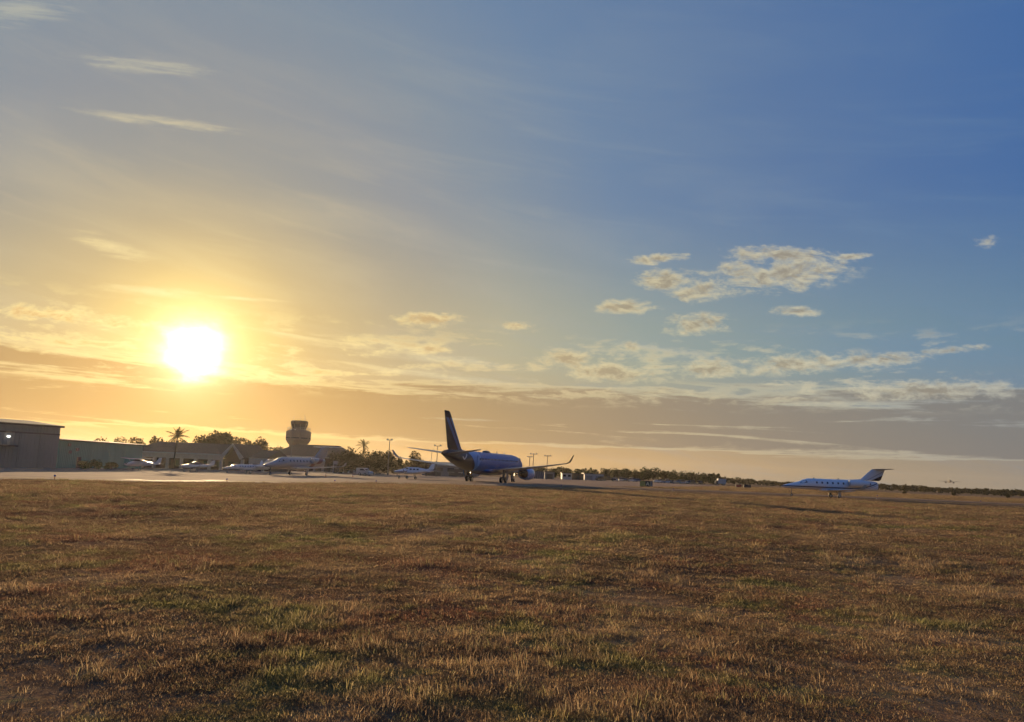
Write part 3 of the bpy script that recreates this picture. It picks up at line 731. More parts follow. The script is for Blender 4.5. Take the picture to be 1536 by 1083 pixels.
block(858.5, 876, 292, 711, 'building', 'dark brown low building between two white ones', 'brown_wall', depth=7, doors=3)
block(877, 906, 300, 711, 'hangar', 'widest white hangar past the wing tip, with dark vans before it', 'white_wall', depth=10, doors=2, doorm='steel', windows=0)
# white posts of the dark shelter
sh = [o for o in bpy.data.objects if o.name.startswith('shelter')][0]
Ls = (xpix(816.5, 268) - xpix(798, 268))
for i in range(7): MB().box(Ls * i / 6 - .06, Ls * i / 6 + .06, -.4, -.28, -.2, 2.6).build('post', M['white_wall'], sh)

# lamp posts
def lamp_post(px, D, ytop, label, heads=2, wid=1.3, name='lamp_post', group='apron lamp posts', r=0.13):
    P = gpt(px, D); h = zpix(px, ytop, D) - P.z; t = thing(name, label, 'lamp post', P, 0, group)
    MB().tube((0, 0, -.2), (0, 0, h - .3), r, r * .6, 8).build('pole', M['pole_dark'], t)
    MB().tube((-wid / 2 - .1, 0, h - .35), (wid / 2 + .1, 0, h - .35), .06, n=6).build('crossarm', M['pole_dark'], t)
    for i in range(heads):
        x = 0 if heads == 1 else -wid / 2 + wid * i / (heads - 1); b = MB(); b.prism([(-.24, -.2), (.24, -.1), (.24, .08), (-.24, .16)], 'x', x - .22, x + .22); b.v = [(v[0], v[1], v[2] + h - .2) for v in b.v]
        k = b.build('lamp_head', M['pole_dark'], t); MB().box(x - .18, x + .18, -.262, -.244, h - .36, h - .1).build('lens', M['lens'], k)
lamp_post(436.5, 225, 643, 'lamp post with two floodlights standing before the control tower', 2, 1.2)
lamp_post(582.5, 190, 658, 'tall lamp post rising from the end of the dark trees', 2, 1.0)
lamp_post(646.5, 260, 674, 'shorter thin lamp post left of the two-headed one near the airliner tail', 2, 1.3, r=.1)
lamp_post(655, 215, 667, 'lamp post with two round heads just left of the airliner tail', 2, 1.6)
lamp_post(794, 260, 684, 'leftmost lamp post of the three behind the airliner wing', 3, 1.4)
lamp_post(799.5, 230, 679.5, 'tallest lamp post of the three behind the airliner wing', 3, 1.7)
lamp_post(820.5, 240, 682.5, 'lamp post with a flat wide head crossing the airliner wing', 3, 1.7)
for i, (px, yt) in enumerate([(1023, 706), (1036.5, 705.5), (1046, 709), (1054, 708.5)]):
    lamp_post(px, 400, yt, '%s thin lamp post above the far right car park trees' % ['first', 'second', 'third', 'fourth'][i], 2, 2.2, group='far lamp posts above the car park', r=.1)

# ------------------------------------------------------------------ trees in the left half
TR = 'trees behind the left buildings'
for i, (px, D, yt, w, lb, mm, n) in enumerate([
    (32, 185, 630, 62, 'tree top showing over the roof of the grey hangar', 'leaf_dry', 1500),
    (150, 215, 657, 44, 'thin tree behind the green hangar, leftmost of the row', 'leaf_dry', 900),
    (178, 218, 654, 34, 'tree behind the right part of the green hangar roof', 'leaf_dry', 1000),
    (206, 222, 656, 44, 'tree at the right end of the green hangar', 'leaf_dry', 1300),
    (236, 225, 655, 46, 'bushy tree left of the tall palm', 'leaf_dry', 1400),
    (268, 228, 657, 44, 'low tree right behind the tall palm', 'leaf_dry', 1300),
    (296, 230, 651, 40, 'tree against the left side of the biggest round tree', 'leaf_dry', 1500),
    (323, 235, 646, 66, 'biggest round tree under the sun behind the terminal', 'leaf_dry', 2600),
    (362, 235, 655, 46, 'tree behind the terminal gable', 'leaf_dry', 1500),
    (389, 238, 656, 40, 'ragged tree between the terminal gable and the control tower', 'leaf_dry', 1600),
    (418, 290, 668, 40, 'low tree at the left foot of the control tower', 'leaf', 900)]):
    tree(px, D, yt, w, lb, 20 + i, mm, TR, n=n)
palm(262, 190, 639, 32, 'tall palm tree standing above the terminal roof', 3)
palm(542.5, 240, 658, 21, 'short ragged palm above the dark tree mass right of the tower', 4, 12)
DK = 'dark trees right of the control tower'
for i, (px, D, yt, w, lb) in enumerate([
    (506, 232, 676, 34, 'dark tree nearest the hip roof'), (524, 228, 671, 40, 'dark tree above the pale shed'), (546, 226, 671, 40, 'dark tree under the short palm'),
    (566, 222, 674, 36, 'dark tree right of the short palm'), (583, 215, 674, 32, 'dark tree around the tall lamp post'), (597, 212, 684, 24, 'lowest dark tree at the end of the row'),
    (535, 212, 684, 40, 'front dark tree above the white van'), (562, 206, 686, 40, 'front dark tree left of the tall lamp post'), (514, 214, 684, 30, 'front dark tree left of the white van')]):
    tree(px, D, yt, w, lb, 50 + i, 'leaf', DK, n=1500, base=0.06)
tree(622, 225, 675, 36, 'round brown tree behind the left wing of the airliner', 70, 'leaf_dry', None, n=1700, base=.12)
tree(640, 220, 690, 22, 'small yellowish tree beside the grey hangar', 71, 'leaf_dry', None, n=900, base=.12)
# ------------------------------------------------------------------ trees in the right half
MR = 'trees along the far car park'
row = [(790, 330, 703, 20), (812, 340, 701, 22), (830, 335, 704, 20), (846, 340, 704, 24), (866, 345, 705, 26), (886, 350, 705, 24), (905, 345, 703.5, 22), (921, 350, 703, 24), (938, 350, 704, 24), (952, 360, 705, 20), (966, 350, 701.5, 26), (981, 352, 702, 24),
       (996, 360, 707, 22), (1011, 370, 706, 18), (1026, 375, 707.5, 20), (1040, 380, 709, 20), (1056, 390, 711, 22), (1072, 400, 713.5, 22)]
lbs = ['tree top behind the airliner engine', 'rounded tree behind the dark blue shelter', 'tree behind the pale square building', 'brownish tree beside the white box building', 'tree behind the dark brown building', 'tree behind the widest white hangar', 'tree at the right end of the widest white hangar', 'leafy tree behind the dark flatbed truck', 'tree behind the first parked cars', 'low tree left of the tall pair above the taxiway sign',
       'tall tree above the yellow taxiway sign, left one of the pair', 'tall tree above the yellow taxiway sign, right one of the pair', 'tree in the dip right of the tall pair', 'small round tree left of the far lamp posts', 'tree at the first far lamp post', 'tree between the far lamp posts', 'tree at the last far lamp post', 'tree behind the white box truck']
for i, ((px, D, yt, w), lb) in enumerate(zip(row, lbs)): tree(px, D, yt - 2.2, w * 1.12, lb, 90 + i, 'leaf_green' if i % 3 else 'leaf', MR, n=900, base=.08)
# the far wood to the right horizon: one mass nobody could count
def far_woods():
    V, Fc = [], []; o = 0; q = random.Random(5)
    pts = []
    px = 1075.0
    while px < 1760:
        yt = float(np.interp(px, [1075, 1100, 1130, 1175, 1240, 1318, 1345, 1400, 1440, 1500, 1536, 1760], [714, 716, 719.5, 722.5, 723, 724.5, 727, 730, 732, 733.5, 735, 744]))
        D = q.uniform(520, 640); pts.append((px + q.uniform(-2, 2), D, yt + q.uniform(-1.3, 1.6), q.uniform(11, 20))); px += q.uniform(3.0, 5.5)
    for i, (px, D, yt, w) in enumerate(pts):
        P = gpt(px, D); h = max(zpix(px, yt, D) - P.z, 2.5); r = w / 2 / F * D
        p, qq = foliage_cloud(h, r, 0.2, 210, .5, 1000 + i, 5); v, f = leaf_quads(p, qq, 0.62)
        V.append(v + np.array(P)); Fc.append(f + o); o += len(v)
    link('far_woods', np_mesh('far_woods', np.concatenate(V), np.concatenate(Fc), M['leaf']), label='low dark line of far woods along the right horizon', category='woods', kind='stuff') if False else \
        props(link('far_woods', np_mesh('far_woods', np.concatenate(V), np.concatenate(Fc), M['leaf'])), 'low dark line of far woods along the right horizon', 'woods', None, 'stuff')
far_woods()
def far_scrub():
    V, Fc = [], []; o = 0; q = random.Random(6)
    for i in range(190):
        px = q.uniform(-330, 1080); D = q.uniform(395, 470); P = gpt(px, D); h = q.uniform(4.0, 6.5); r = q.uniform(3.5, 6)
        p, qq = foliage_cloud(h, r, 0.2, 110, .5, 2000 + i, 5); v, f = leaf_quads(p, qq, 0.85); V.append(v + np.array(P)); Fc.append(f + o); o += len(v)
    props(link('far_scrub', np_mesh('far_scrub', np.concatenate(V), np.concatenate(Fc), M['leaf'])), 'low scrub closing the horizon behind the airport buildings', 'scrub', None, 'stuff')
far_scrub()

# ================================================================== AIRCRAFT
M['tyre'] = mat('tyre_rubber', (0.018, 0.018, 0.018), 0.8, bump=0.2)
M['alloy'] = mat('bare_alloy', (0.52, 0.52, 0.52), 0.3, 0.1, 3.0, metal=0.9)
M['strut'] = mat('gear_strut', (0.16, 0.16, 0.16), 0.4, 0.2, 4.0, metal=0.4)
M['nozzle'] = mat('burnt_nozzle', (0.07, 0.055, 0.045), 0.4, 0.3, 3.0, metal=0.8)
M['plane_white'] = mat('white_aircraft_paint', (0.56, 0.56, 0.55), 0.25, 0.08, 1.5, coat=0.4)
M['plane_grey'] = mat('grey_aircraft_paint', (0.30, 0.30, 0.31), 0.3, 0.08, 1.5, coat=0.3)
M['wing_grey'] = mat('wing_grey_paint', (0.20, 0.21, 0.23), 0.35, 0.15, 1.2, coat=0.2)
M['dark_paint'] = mat('dark_trim_paint', (0.02, 0.02, 0.025), 0.3)
M['red_paint'] = mat('red_trim_paint', (0.35, 0.03, 0.02), 0.35)
M['glass_tint'] = mat('tinted_window', (0.06, 0.075, 0.10), 0.15); M['prop'] = mat('propeller_black', (0.02, 0.02, 0.02), 0.4)

def livery(name, fn, rough=0.28, coat=0.5):
    m = bpy.data.materials.new(name); m.use_nodes = True; nt = m.node_tree; b = nt.nodes['Principled BSDF']
    b.inputs['Roughness'].default_value = rough; b.inputs['Coat Weight'].default_value = coat; b.inputs['Specular IOR Level'].default_value = 0.3
    tc = nt.nodes.new('ShaderNodeTexCoord'); sp = nt.nodes.new('ShaderNodeSeparateXYZ'); nt.links.new(tc.outputs['Object'], sp.inputs[0])
    x, y, z = (N(nt, sp.outputs[i]) for i in range(3)); c = fn(nt, x, y, z)
    dirt = noise(nt, N(nt, tc.outputs['Object']), 0.8, 5, 0.6); c = mixc(nt, dirt.step(0.5, 0.8) * 0.03, c, (0.1, 0.09, 0.08))
    nt.links.new(c.s, b.inputs['Base Color']); return m
def wheel(b, x, y, z, r, w):
    b.lathe([(y - w / 2, r * .55), (y - w / 2, r * .86), (y - w * .3, r), (y + w * .3, r), (y + w / 2, r * .86), (y + w / 2, r * .55)], 'y', (x, 0, z), 16, 0)
    b.lathe([(y - w / 2 - .012, r * .2), (y - w / 2 - .012, r * .5), (y + w / 2 + .012, r * .5), (y + w / 2 + .012, r * .2)], 'y', (x, 0, z), 12, 1)
def gear(parent, name, x, y, ztop, r, w, dual=0.0, tube=.09, door=None):
    b = MB(); b.tube((x, y, r), (x, y, ztop), tube, tube * 1.3, 8)
    b.tube((x, y, r + .1), (x + .5 * ztop, y, ztop), tube * .5, n=6)
    if dual: b.tube((x, y - dual, r), (x, y + dual, r), tube * .7, n=6)
    g_ = b.build(name, M['strut'], parent)
    for dy in ((-dual, dual) if dual else (0.0,)):
        wb = MB(); wheel(wb, x, y + dy, r, r, w); wb.build('wheel', [M['tyre'], M['alloy']], g_)
    if door: MB().box(x - door[0], x + door[0], y + door[1] - .02, y + door[1] + .02, r * 1.1, ztop - .05).build('gear_door', door[2], g_)
    return g_

def airliner():
    P = gpt(730, 142); hd = R(90 - 19.5)
    t = thing('airliner', 'big dark blue twin-jet airliner seen from behind with upturned wing tips', 'airplane', P, hd, slope=True)
    NAVY, BLUE, LIGHT = (0.003, 0.007, 0.026), (0.007, 0.115, 0.37), (0.09, 0.30, 0.60)
    def body(nt, x, y, z):
        s = x + (z - 3.6) * 0.9
        c = mixc(nt, s.step(-10.2, -10.0), NAVY, LIGHT)
        c = mixc(nt, (x - (z - 3.6) * 0.55).step(-7.6, -7.4), c, BLUE)
        c = mixc(nt, z.step(2.2, 1.9), c, (0.006, 0.03, 0.12))
        return c
    def fin(nt, x, y, z):
        s = x + z * 1.02
        c = mixc(nt, s.step(-7.2, -7.0), NAVY, BLUE); w = s.step(-8.6, -8.5) * s.step(-7.5, -7.6)
        c = mixc(nt, w, c, (0.03, 0.10, 0.30)); return mixc(nt, z.step(10.3, 10.6), c, NAVY)
    MBd, MFn = livery('blue_livery', body, .4, .04), livery('fin_livery', fin, .6, 0.0)
    MFn.node_tree.nodes['Principled BSDF'].inputs['Specular IOR Level'].default_value = 0.12
    MEn = mat('engine_cowl_blue', (0.09, 0.24, 0.56), 0.25, 0.1, 1.0, coat=.5)
    b = MB(); b.loft([(19.0, 3.02, .04, .04, .04), (18.75, 3.04, .42, .40, .38), (18.0, 3.14, .9, .9, .85), (16.8, 3.32, 1.35, 1.38, 1.3), (15.2, 3.48, 1.65, 1.72, 1.68), (13, 3.55, 1.75, 1.85, 1.85), (4, 3.55, 1.76, 1.86, 1.86), (-5, 3.55, 1.76, 1.86, 1.86), (-9, 3.66, 1.68, 1.76, 1.74),
                     (-12.5, 3.92, 1.42, 1.5, 1.42), (-15.5, 4.22, 1.02, 1.18, 1.08), (-18, 4.5, .58, .82, .66), (-19.3, 4.62, .30, .50, .40), (-19.7, 4.66, .22, .34, .30)], 32); f = b.build('fuselage', MBd, t)
    MB().loft([(-19.705, 4.66, .2, .3, .26), (-19.95, 4.66, .16, .25, .22)], 16).build('tail_exhaust', M['nozzle'], t)
    MB().loft([(7, 2.05, .4, .3, .3), (5.5, 2.1, 1.7, .5, .75), (0, 2.1, 1.85, .5, .8), (-3.5, 2.1, 1.6, .5, .7), (-5.2, 2.1, .5, .3, .3)], 20).build('belly_fairing', MBd, t)
    # white tick emblem on the rear fuselage, each side, and wording-free flag patch
    for s in (1, -1):
        q = lambda x, z: (x, s * 1.0, z)
        b = MB(); pts = [(-14.2, 4.15), (-13.6, 3.75), (-12.5, 4.75), (-12.75, 4.95), (-13.6, 4.2), (-14.0, 4.4)]
        def yy(x, z):
            hw = float(np.interp(x, [-15.5, -12.5], [1.02, 1.42])); zc = float(np.interp(x, [-15.5, -12.5], [4.22, 3.92])); hu = float(np.interp(x, [-15.5, -12.5], [1.13, 1.46]))
            return s * (hw * math.sqrt(max(0, 1 - ((z - zc) / hu) ** 2)) + .04)
        def quad(a, c, w):
            dx, dz = c[0] - a[0], c[1] - a[1]; l = math.hypot(dx, dz); nx, nz = -dz / l * w, dx / l * w; K = 5; vs = []
            for i in range(K + 1):
                x, z = a[0] + dx * i / K, a[1] + dz * i / K
                for sg in (-1, 1): vs.append((x + sg * nx, yy(x + sg * nx, z + sg * nz), z + sg * nz))
            b.add(vs, [(2 * i, 2 * i + 1, 2 * i + 3, 2 * i + 2) for i in range(K)])
        quad((-14.3, 4.3), (-13.7, 3.85), .13); quad((-13.7, 3.85), (-12.6, 4.75), .13); b.build('tick_emblem', M['plane_white'], f)
    # windows and doors
    for s in (1, -1):
        for i in range(30):
            x = 12.6 - i * .74; hw = 1.765 + .0; zz = 4.05; y = s * (hw * math.sqrt(1 - ((zz - 3.55) / 1.86) ** 2) + .008)
            MB().box(x - .13, x + .13, min(y, y - s * .05), max(y, y - s * .05), zz - .2, zz + .2).build('cabin_window', M['glass_dark'], f)
        for x in (13.9, -8.6):
            zz = 3.75; y = s * (1.70 * math.sqrt(1 - .01) + .05); MB().box(x - .42, x + .42, min(y, y - s * .06), max(y, y - s * .06), 2.85, 4.65).build('door', MBd, f)
    b = MB()
    for s in (1, -1): b.add([(17.15, s * .12, 4.42), (16.3, s * .9, 4.42), (15.7, s * 1.25, 4.45), (16.2, s * .95, 4.88), (16.75, s * .12, 4.80)], [(0, 1, 2, 3, 4)])
    b.build('cockpit_window', M['glass_dark'], t)
    for s in (1, -1):
        w = MB(); w.surf([((5.6, s * 1.3, 2.25), 6.9, .85), ((3.1, s * 6.0, 2.72), 4.0, .48), ((.4, s * 11.0, 3.25), 2.7, .3), ((-2.35, s * 16.0, 3.88), 1.55, .16)]); wing = w.build('wing', M['wing_grey'], t)
        w = MB(); w.surf([((-2.36, s * 16.01, 3.88), 1.54, .15), ((-2.7, s * 16.6, 4.1), 1.4, .13), ((-3.15, s * 17.0, 4.6), 1.15, .1), ((-3.6, s * 17.4, 5.3), .6, .07)], (0, 0.3 * s, .95)); w.build('winglet', M['dark_paint'], wing)
        for yk, ch in ((4.2, 1.0), (7.6, .8), (10.8, .7)):
            xt = float(np.interp(yk, [1.3, 6, 11, 16], [-1.3, -.9, -2.3, -3.9])); zz = float(np.interp(yk, [1.3, 6, 11, 16], [2.25, 2.72, 3.25, 3.88]))
            MB().loft([(xt + 1.6 * ch, zz - .2, .04, .04, .05), (xt + .9 * ch, zz - .22, .16 * ch, .1, .3 * ch), (xt - .2, zz - .2, .15 * ch, .1, .26 * ch), (xt - .95 * ch, zz - .12, .03, .03, .05)], 10).build('flap_fairing', M['wing_grey'], wing)
        tp = MB(); tp.surf([((-15.2, s * .55, 4.72), 3.7, .38), ((-18.7, s * 6.2, 5.38), 1.5, .14)]); tp.build('tailplane', M['wing_grey'], t)
        e = MB(); c = (0, s * 5.55, 1.83)
        e.lathe([(8.0, .92), (8.5, 1.0), (8.62, 1.06), (8.5, 1.13), (7.8, 1.24), (6.5, 1.27), (5.2, 1.16), (4.6, 1.03), (4.62, .98), (5.4, .98)], 'x', c, 28); en = e.build('engine', MEn, t)
        MB().lathe([(5.4, .8), (4.3, .66), (3.7, .52), (3.72, .48), (4.4, .46)], 'x', c, 24).build('core_nozzle', M['nozzle'], en)
        MB().lathe([(4.4, .36), (3.6, .26), (2.95, .03)], 'x', c, 18).build('exhaust_cone', M['nozzle'], en)
        MB().lathe([(8.45, 1.02), (8.62, 1.055), (8.66, 1.08), (8.6, 1.12), (8.42, 1.15)], 'x', c, 28).build('intake_lip', M['alloy'], en)
        fb = MB(); fb.lathe([(8.3, .02), (7.95, .28)], 'x', c, 14)
        for i in range(18):
            a = 2 * math.pi * i / 18; u = Vector((0, math.cos(a), math.sin(a))); v = Vector((0, -math.sin(a), math.cos(a))); C_ = Vector(c) + Vector((7.9, 0, 0))
            fb.add([C_ + u * .24 - v * .05, C_ + u * .24 + v * .05 + Vector((-.15, 0, 0)), C_ + u * .95 + v * .16 + Vector((-.1, 0, 0)), C_ + u * .95 - v * .10], [(0, 1, 2, 3)])
        fb.build('fan', M['nozzle'], en)
        py = MB(); py.surf([((6.6, s * 5.55, 3.02), 5.4, .3), ((4.6, s * 5.55, 2.5), 3.6, .3)] if False else [((7.2, s * 5.55, 2.85), 3.4, .34), ((5.2, s * 5.55, 3.0), 3.0, .34)], (0, 1, 0)); py.build('pylon', M['wing_grey'], en)
        gear(t, 'main_gear', 0, s * 3.35, 2.5, .55, .40, .42, .15, (.5, .75 * s, M['wing_grey']))
    fn = MB(); fn.surf([((-10.6, 0, 5.25), 6.9, .30), ((-12.3, 0, 5.62), 5.7, .50), ((-17.6, 0, 11.35), 2.25, .24), ((-18.0, 0, 11.55), 1.85, .14)], (0, 1, 0)); fn = fn.build('tail_fin', MFn, t)
    MB().loft([(1.2, 5.40, .05, .03, .03), (.6, 5.42, .42, .26, .1), (-.6, 5.42, .5, .38, .1), (-1.8, 5.42, .4, .26, .1), (-2.6, 5.40, .05, .03, .03)], 16).build('antenna_dome', M['dark_paint'], f)
    for x in (9.5, 5.5): MB().surf([((x, 0, 5.38), .5, .05), ((x - .25, 0, 5.8), .25, .03)], (0, 1, 0)).build('blade_antenna', M['plane_white'], f)
    gear(t, 'nose_gear', 15.1, 0, 2.1, .36, .22, .22, .1, (.4, .3, MBd))
airliner()

def business_jet(name, label, loc, hd, k=1.0, body=None, finm=None, wingm=None, group=None, windows=True):
    t = thing(name, label, 'airplane', loc, hd, group, slope=True); t.scale = (k, k, k)
    body = body or M['plane_white']; finm = finm or body; wingm = wingm or M['plane_white']
    secs = [(8.1, 1.44, .03, .03, .03), (7.9, 1.45, .2, .14, .14), (7.3, 1.48, .4, .3, .28), (6.4, 1.55, .58, .46, .42), (5.5, 1.63, .7, .62, .52), (4.75, 1.74, .77, .86, .64), (4.1, 1.84, .81, .92, .76), (3.0, 1.86, .83, .92, .82), (-1.5, 1.88, .83, .91, .82), (-3.0, 1.92, .78, .87, .74), (-4.5, 1.94, .62, .84, .70), (-5.8, 1.96, .44, .74, .66), (-6.35, 1.98, .26, .60, .55), (-6.5, 1.98, .18, .42, .42)]
    f = MB().loft(secs, 28).build('fuselage', body, t)
    MB().loft([(3.0, 1.2, .1, .1, .1), (2.0, 1.15, .8, .3, .28), (0, 1.1, .9, .3, .36), (-2.0, 1.15, .75, .3, .28), (-3.4, 1.3, .1, .1, .1)], 18).build('belly_fairing', body, t)
    def yw(x, z):
        s_ = sorted(secs); xs = [q[0] for q in s_]; zc, hw, hu, hl = (float(np.interp(x, xs, [q[i] for q in s_])) for i in range(1, 5))
        return hw * math.sqrt(max(0.0, 1 - ((z - zc) / (hu if z > zc else hl)) ** 2))
    for s in (1, -1):
        for x in ((3.0, 2.2, 1.4, .6, -.2, -1.0) if windows else ()):
            b = MB(); vs = []
            for dx, dz in ((-.10, -.15), (.10, -.15), (.13, 0), (.10, .15), (-.10, .15), (-.13, 0)): vs.append((x + dx, s * (yw(x + dx, 2.2 + dz) + .012), 2.2 + dz))
            b.add(vs, [tuple(range(6))]); b.build('cabin_window', M['glass_tint'], f)
        b = MB(); vs = [(x, s * (yw(x, z) + .014), z) for x, z in ((5.45, 2.02), (4.75, 2.08), (4.35, 2.15), (4.45, 2.42), (4.8, 2.44), (5.2, 2.24))]; b.add(vs, [tuple(range(6))]); b.build('cockpit_window', M['glass_dark'], t)
        # door outline on the left side
        w = MB(); w.surf([((1.6, s * .5, 1.08), 2.7, .34), ((.75, s * 3.2, 1.22), 1.75, .2), ((-.15, s * 7.6, 1.52), .85, .08)]); wing = w.build('wing', wingm, t)
        w = MB(); w.surf([((-.16, s * 7.605, 1.52), .84, .075), ((-.5, s * 7.85, 1.75), .6, .05), ((-.8, s * 7.95, 2.1), .35, .03)], (0, .4 * s, .9)); w.build('winglet', wingm, wing)
        c = (0, s * 1.28, 2.28); e = MB(); e.lathe([(-1.9, .30), (-1.62, .36), (-1.58, .40), (-1.66, .44), (-2.3, .52), (-3.4, .52), (-4.2, .42), (-4.6, .33), (-4.58, .29), (-4.1, .29)], 'x', c, 22); en = e.build('engine', body if body is not None else wingm, t)
        MB().lathe([(-1.6, .37), (-1.56, .40), (-1.6, .43), (-1.72, .445)], 'x', c, 22).build('intake_lip', M['alloy'], en)
        MB().lathe([(-1.75, .02), (-1.95, .12), (-1.96, .29)], 'x', c, 18).build('fan', M['nozzle'], en); MB().lathe([(-4.2, .26), (-4.75, .2), (-4.9, .05)], 'x', c, 14).build('core_nozzle', M['nozzle'], en)
        py = MB(); py.surf([((-2.2, s * .6, 2.2), 2.2, .2), ((-2.2, s * 1.0, 2.25), 2.1, .2)]); py.build('pylon', body, en)
        tp = MB(); tp.surf([((-6.05, s * .02, 4.52), 1.75, .2), ((-7.0, s * 2.7, 4.60), .85, .08)]); tp.build('tailplane', wingm, t)
        gear(t, 'main_gear', 0, s * 1.55, 1.2, .29, .2, 0, .07, (.22, .14 * s, wingm))
    fn = MB(); fn.surf([((-2.0, 0, 2.78), 4.7, .1), ((-3.9, 0, 2.98), 3.1, .3), ((-5.65, 0, 4.52), 2.0, .2)], (0, 1, 0)); fn.build('tail_fin', finm, t)
    gear(t, 'nose_gear', 6.55, 0, 1.35, .2, .13, 0, .045)
    for x in (3.3, -.4): MB().surf([((x, 0, 2.76), .22, .03), ((x - .12, 0, 2.95), .12, .02)], (0, 1, 0)).build('blade_antenna', M['dark_paint'], f)
    return t
def phenom_body(nt, x, y, z):
    up = (x * -1.0 - 2.2).mx(0.0); line = up * up * 0.052 + 1.52
    d = z - line; c = mixc(nt, d.step(-.10, -.07) * d.step(.10, .07), (0.80, 0.81, 0.82), (0.012, 0.022, 0.075))
    d2 = z - line + 0.26; return mixc(nt, d2.step(-.045, -.03) * d2.step(.045, .03), c, (0.25, 0.27, 0.32))
def phenom_fin(nt, x, y, z):
    bk = x * -1.0 - 4.0; lo_ = z - bk * 0.27 - 1.95; hi_ = z - bk * 0.46 - 2.15; c = mixc(nt, lo_.step(-.02, .02) * hi_.step(.02, -.02), (0.72, 0.74, 0.76), (0.010, 0.012, 0.03)); h2 = z - bk * 0.54 - 2.38; c = mixc(nt, h2.step(-.05, -.03) * h2.step(.05, .03), c, (0.25, 0.27, 0.32))
    return mixc(nt, z.step(4.45, 4.5), c, (0.06, 0.05, 0.05))
TAILTOP = mat('dark_tailplane', (0.10, 0.085, 0.08), 0.35)
pj = business_jet('business_jet', 'white business jet with a dark blue stripe standing alone at the right', gpt(1252, 117), R(180), 1.0, livery('white_blue_livery', phenom_body), livery('striped_fin_livery', phenom_fin))
for o in kids(pj):
    if o.name.startswith('tailplane'): o.data.materials[0] = TAILTOP
def grey_body(nt, x, y, z):
    c = mixc(nt, (x + (z - 1.9) * .9).step(-2.2, -2.3), (0.30, 0.30, 0.31), (0.15, 0.05, 0.05)); return mixc(nt, (x + (z - 1.9) * .9).step(-3.3, -3.4), c, (0.27, 0.28, 0.28))
business_jet('business_jet', 'large grey business jet parked nose to the left below the control tower', gpt(449, 163), math.atan2(-.925, -.38), 1.36, livery('grey_red_livery', grey_body), M['plane_grey'], M['plane_white'])
business_jet('business_jet', 'small white jet parked under the terminal gable', gpt(375, 163), math.atan2(-.62, -.78), .68, M['plane_white'])

def propeller(t, x, y, z, r, n=2, a0=.4):
    p = MB(); p.lathe([(x + .34, .02), (x + .2, .1), (x, .15), (x - .05, .15)], 'x', (0, y, z), 14); pr = p.build('propeller', M['plane_white'], t)
    for i in range(n):
        a = a0 + 2 * math.pi * i / n; u = Vector((0, math.cos(a), math.sin(a))); v = Vector((.6, -math.sin(a) * .8, math.cos(a) * .8)).normalized(); C_ = Vector((x + .06, y, z)); b = MB(); vs = []
        for q, w, tt in ((.1, .05, .03), (.45, .085, .02), (.85, .07, .012), (1.0, .03, .008)):
            o = C_ + u * (q * r); n_ = u.cross(v); vs += [o - v * w - n_ * tt, o + v * w - n_ * tt, o + v * w + n_ * tt, o - v * w + n_ * tt]
        fs = [(4 * k + j, 4 * k + (j + 1) % 4, 4 * k + 4 + (j + 1) % 4, 4 * k + 4 + j) for k in range(3) for j in range(4)] + [(3, 2, 1, 0), (12, 13, 14, 15)]
        b.add(vs, fs); b.build('blade', M['prop'], pr)
def high_wing(label, loc, hd):
    t = thing('light_aircraft', label, 'airplane', loc, hd, 'light aircraft parked on the apron', slope=True)
    MB().loft([(2.05, 1.2, .1, .1, .1), (1.95, 1.2, .42, .3, .3), (1.2, 1.22, .5, .42, .42), (.6, 1.3, .54, .6, .5), (.1, 1.38, .55, .82, .58), (-1.4, 1.4, .54, .8, .58), (-2.4, 1.35, .42, .5, .42), (-4.5, 1.35, .2, .22, .2), (-5.6, 1.4, .07, .1, .1)], 20).build('fuselage', M['plane_white'], t)
    MB().loft([(.62, 1.9, .40, .02, .02), (.1, 1.95, .53, .26, .1), (-.5, 1.95, .555, .26, .1), (-1.4, 1.95, .52, .2, .1), (-2.0, 1.8, .40, .05, .05)], 16).build('cabin_glass', M['glass_dark'], t)
    for s in (1, -1):
        w = MB(); w.surf([((.45, s * .0, 2.32), 1.63, .2), ((.45, s * 2.6, 2.38), 1.6, .19), ((.25, s * 5.5, 2.5), 1.1, .12)]); wing = w.build('wing', M['plane_white'], t)
        MB().tube((.1, s * .55, .95), (.1, s * 2.5, 2.3), .035, n=6).build('wing_strut', M['plane_white'], wing)
        tp = MB(); tp.surf([((-4.6, s * .1, 1.45), 1.0, .1), ((-4.75, s * 1.7, 1.45), .7, .06)]); tp.build('tailplane', M['plane_white'], t)
        b = MB(); b.tube((-.3, s * .45, .95), (-.3, s * 1.2, .22), .045, n=6); g_ = b.build('main_gear', M['strut'], t); wb = MB(); wheel(wb, -.3, s * 1.28, .2, .2, .14); wb.build('wheel', [M['tyre'], M['alloy']], g_)
    fn = MB(); fn.surf([((-3.4, 0, 1.5), 2.1, .08), ((-4.5, 0, 1.75), 1.2, .12), ((-5.2, 0, 2.75), .65, .07)], (0, 1, 0)); fn.build('tail_fin', M['plane_white'], t)
    gear(t, 'nose_gear', 1.35, 0, .85, .17, .12, 0, .04); propeller(t, 2.1, 0, 1.2, .95)
    return t
